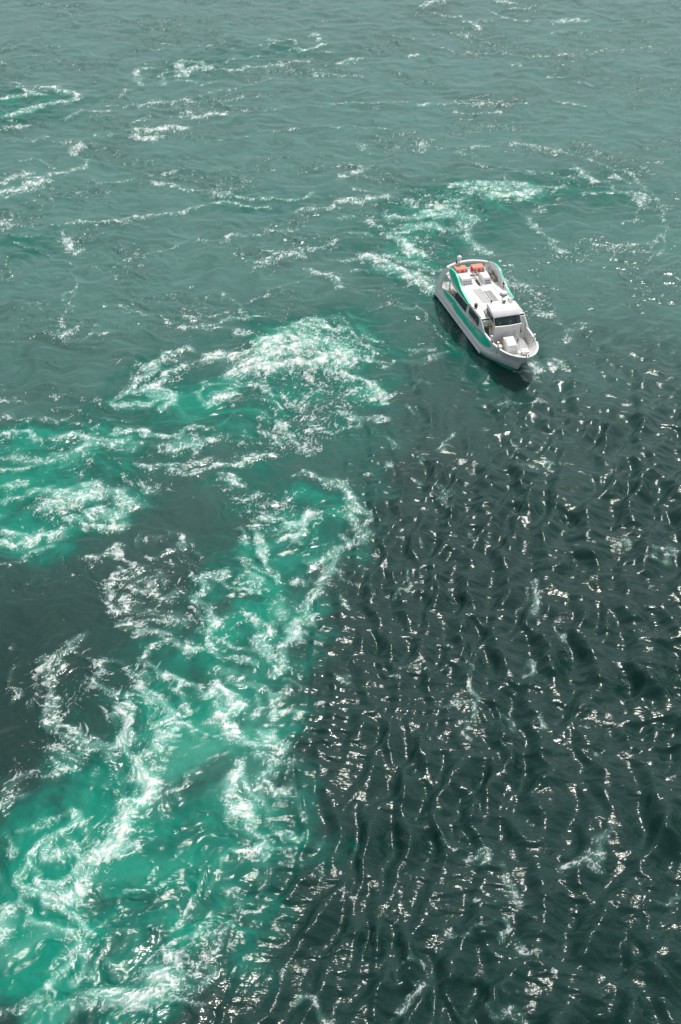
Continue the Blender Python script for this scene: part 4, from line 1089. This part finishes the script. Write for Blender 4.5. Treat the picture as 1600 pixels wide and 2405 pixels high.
# ------------------------------------------------------------------ foredeck gear
lk = Shape().hexa([(12.05, -.66, DECK), (13.48, -.66, DECK), (13.48, .22, DECK), (12.05, .30, DECK)], [(12.10, -.58, 1.98), (13.40, -.62, 1.78), (13.40, .18, 1.78), (12.10, .30, 1.98)], .03).build('deck_locker', WHITE, boat, True, 40)
Shape().hexa([(12.35, -.52, 1.955), (13.38, -.58, 1.80), (13.38, .14, 1.80), (12.35, .24, 1.955)], [(12.35, -.50, 2.02), (13.36, -.56, 1.86), (13.36, .12, 1.86), (12.35, .22, 2.02)], .02).build('lid', WHITE, lk)
Shape().box(11.60, 12.05, -.30, .70, DECK, 1.62, .03).build('deck_step', WHITE, boat)
for k in range(4):
    Shape().box(13.47, 13.50, -.5 + k * .17, -.44 + k * .17, 1.30, 1.36).build('latch', MIDGREY, lk)
Shape().box(13.42, 13.98, .40, 1.02, DECK, 1.46, .03).build('deck_box', WHITE, boat)
Shape().box(13.42, 13.98, .40, 1.02, DECK, 1.20).build('box_plinth', MIDGREY, boat)
Shape().lathe([(.10, 0), (.10, .62), (.14, .64), (.14, .70), (.05, .72)], (14.45, -.10, DECK), 14).build('mooring_post', WHITE, boat, True, 40)
Shape().box(14.25, 14.42, -.55, -.12, DECK, DECK + .28, .04).build('windlass', WHITE2, boat)
Shape().box(14.42, 14.5, -.22, -.14, DECK + .5, DECK + .62).build('post_pin', RUBBER, boat)
for x, s in ((12.5, -1), (13.6, -1), (13.2, 1)):
    y = s * (gunw(x) - .05)
    Shape().lathe([(.07, 0), (.07, .34), (.10, .36), (.10, .42), (.03, .44)], (x, y - s * .05, sheer(x) + .04), 10).build('bollard', WHITE, boat, True, 40)
    Shape().box(x + .22, x + .40, y - .05, y + .05, sheer(x) + .045, sheer(x) + .14, .02).build('fairlead', RUBBER, boat)
for y in (-.10, .10):
    Shape().box(15.78, 15.88, y - .03, y + .03, 2.15, 2.28, .01).build('bow_roller', RUBBER, boat)
Shape().tube([(11.55, .62, 1.66), (11.6, .62, 2.15), (12.6, .62, 1.95), (12.75, .62, DECK)], .022).build('step_rail', STEEL, boat, True)
Shape().tube([(12.6, -1.0, DECK + .04), (12.9, -1.25, DECK + .04), (13.2, -1.05, DECK + .05), (12.95, -.8, DECK + .05), (12.65, -1.0, DECK + .07), (12.9, -1.2, DECK + .1)], .045, 6).build('rope', TAN, boat, True)
Shape().lathe([(.26, 0), (.26, .36), (.22, .40)], (12.55, -1.05, DECK), 16).build('drum', WHITE2, boat, True, 40)
Shape().tube([(12.25, -.95, DECK), (12.25, -.95, 1.75), (12.4, -.95, 1.78)], .03, 6).build('hose_pipe', BROWN, boat)
for k in range(3):
    Shape().box(12.5 + k * .3, 12.62 + k * .3, 1.52, 1.62, DECK, DECK + .22, .03).build('port_fitting', MIDGREY, boat)

# ------------------------------------------------------------------ loose things aboard
BM = Matrix.Translation(boat.location) @ Matrix.Rotation(boat.rotation_euler.z, 4, 'Z')


def aboard(name, label, cat, p, group=None):
    o = bpy.data.objects.new(name, None)
    o.location = BM @ Vector(p)
    o.rotation_euler = boat.rotation_euler
    o['label'], o['category'] = label, cat
    if group:
        o['group'] = group
    col.objects.link(o)
    return o


def raft():
    r = aboard('life_raft', "red box-shaped life raft on the aft roof, left one of the pair", 'life raft', (2.5, -.74, ROOF + .222), 'red life rafts on the aft roof')
    Shape().box(-.36, .36, -.50, .50, .0, .36, .05).build('body', RAFTRED, r, True, 40)
    Shape().hexa([(-.39, -.54, .363), (.30, -.52, .363), (.30, .52, .363), (-.39, .54, .363)], [(-.36, -.50, .46), (.22, -.48, .43), (.22, .48, .43), (-.36, .50, .46)], .03).build('cover', RAFTPINK, r, True, 40)
    for k in range(3):
        Shape().box(.365, .40, -.47, .47, .07 + k * .10, .115 + k * .10).build('grab_slat', WHITE2, r)
    Shape().box(.40, .42, -.10, .12, .04, .35).build('red_panel', RAFTRED, r)
    for y in (-.36, .33):
        Shape().box(.40, .46, y - .035, y + .035, .24, .38, .01).build('strap_buckle', RUBBER, r)
    for y in (-.5, .46):
        Shape().box(.362, .41, y, y + .04, .02, .34).build('side_strap', RAFTRED, r)
    return r


r1 = raft()
r2 = r1.copy()
col.objects.link(r2)
r2.location = BM @ Vector((2.60, .74, ROOF + .222))
r2['label'] = "red box-shaped life raft on the boat's aft roof, the right one of the pair"
for ch in list(r1.children):
    c = ch.copy()
    c.parent = r2
    col.objects.link(c)

lbuoy = aboard('lifebuoy', 'orange lifebuoy ring standing by the white deck locker in the bow', 'lifebuoy', (12.15, -.80, DECK))
tor = Shape()
tor.grid([[(.06 * math.cos(b), (.20 + .07 * math.cos(a)) * math.cos(t), .27 + (.20 + .07 * math.cos(a)) * math.sin(t)) if False else
           (.07 * math.sin(a), (.20 + .07 * math.cos(a)) * math.cos(t), .27 + (.20 + .07 * math.cos(a)) * math.sin(t)) for a in (2 * math.pi * k / 10 for k in range(11))] for t in (2 * math.pi * q / 24 for q in range(25)) for b in (0,)])
tor.build('ring', ORANGE, lbuoy, True, 80)
for t in (.785, 2.356, 3.927, 5.498):
    Shape().tube([(-.08, .20 * math.cos(t), .27 + .20 * math.sin(t)), (.08, .20 * math.cos(t), .27 + .20 * math.sin(t))], .04, 8).build('band', WHITE2, lbuoy)

bun = aboard('life_jacket', 'small orange-yellow bundle hanging on the wall beside the wheelhouse, above the dark opening', 'life jacket', (11.0, -1.30, 2.30))
Shape().hexa([(-.02, -.13, 0), (.12, -.13, 0), (.12, .11, 0), (-.02, .11, 0)], [(-.06, -.11, .50), (.05, -.11, .50), (.05, .10, .50), (-.06, .10, .50)], .05).build('body', AMBER, bun, True, 60)
Shape().box(.09, .13, -.12, .10, .20, .26).build('strap', BROWN, bun)
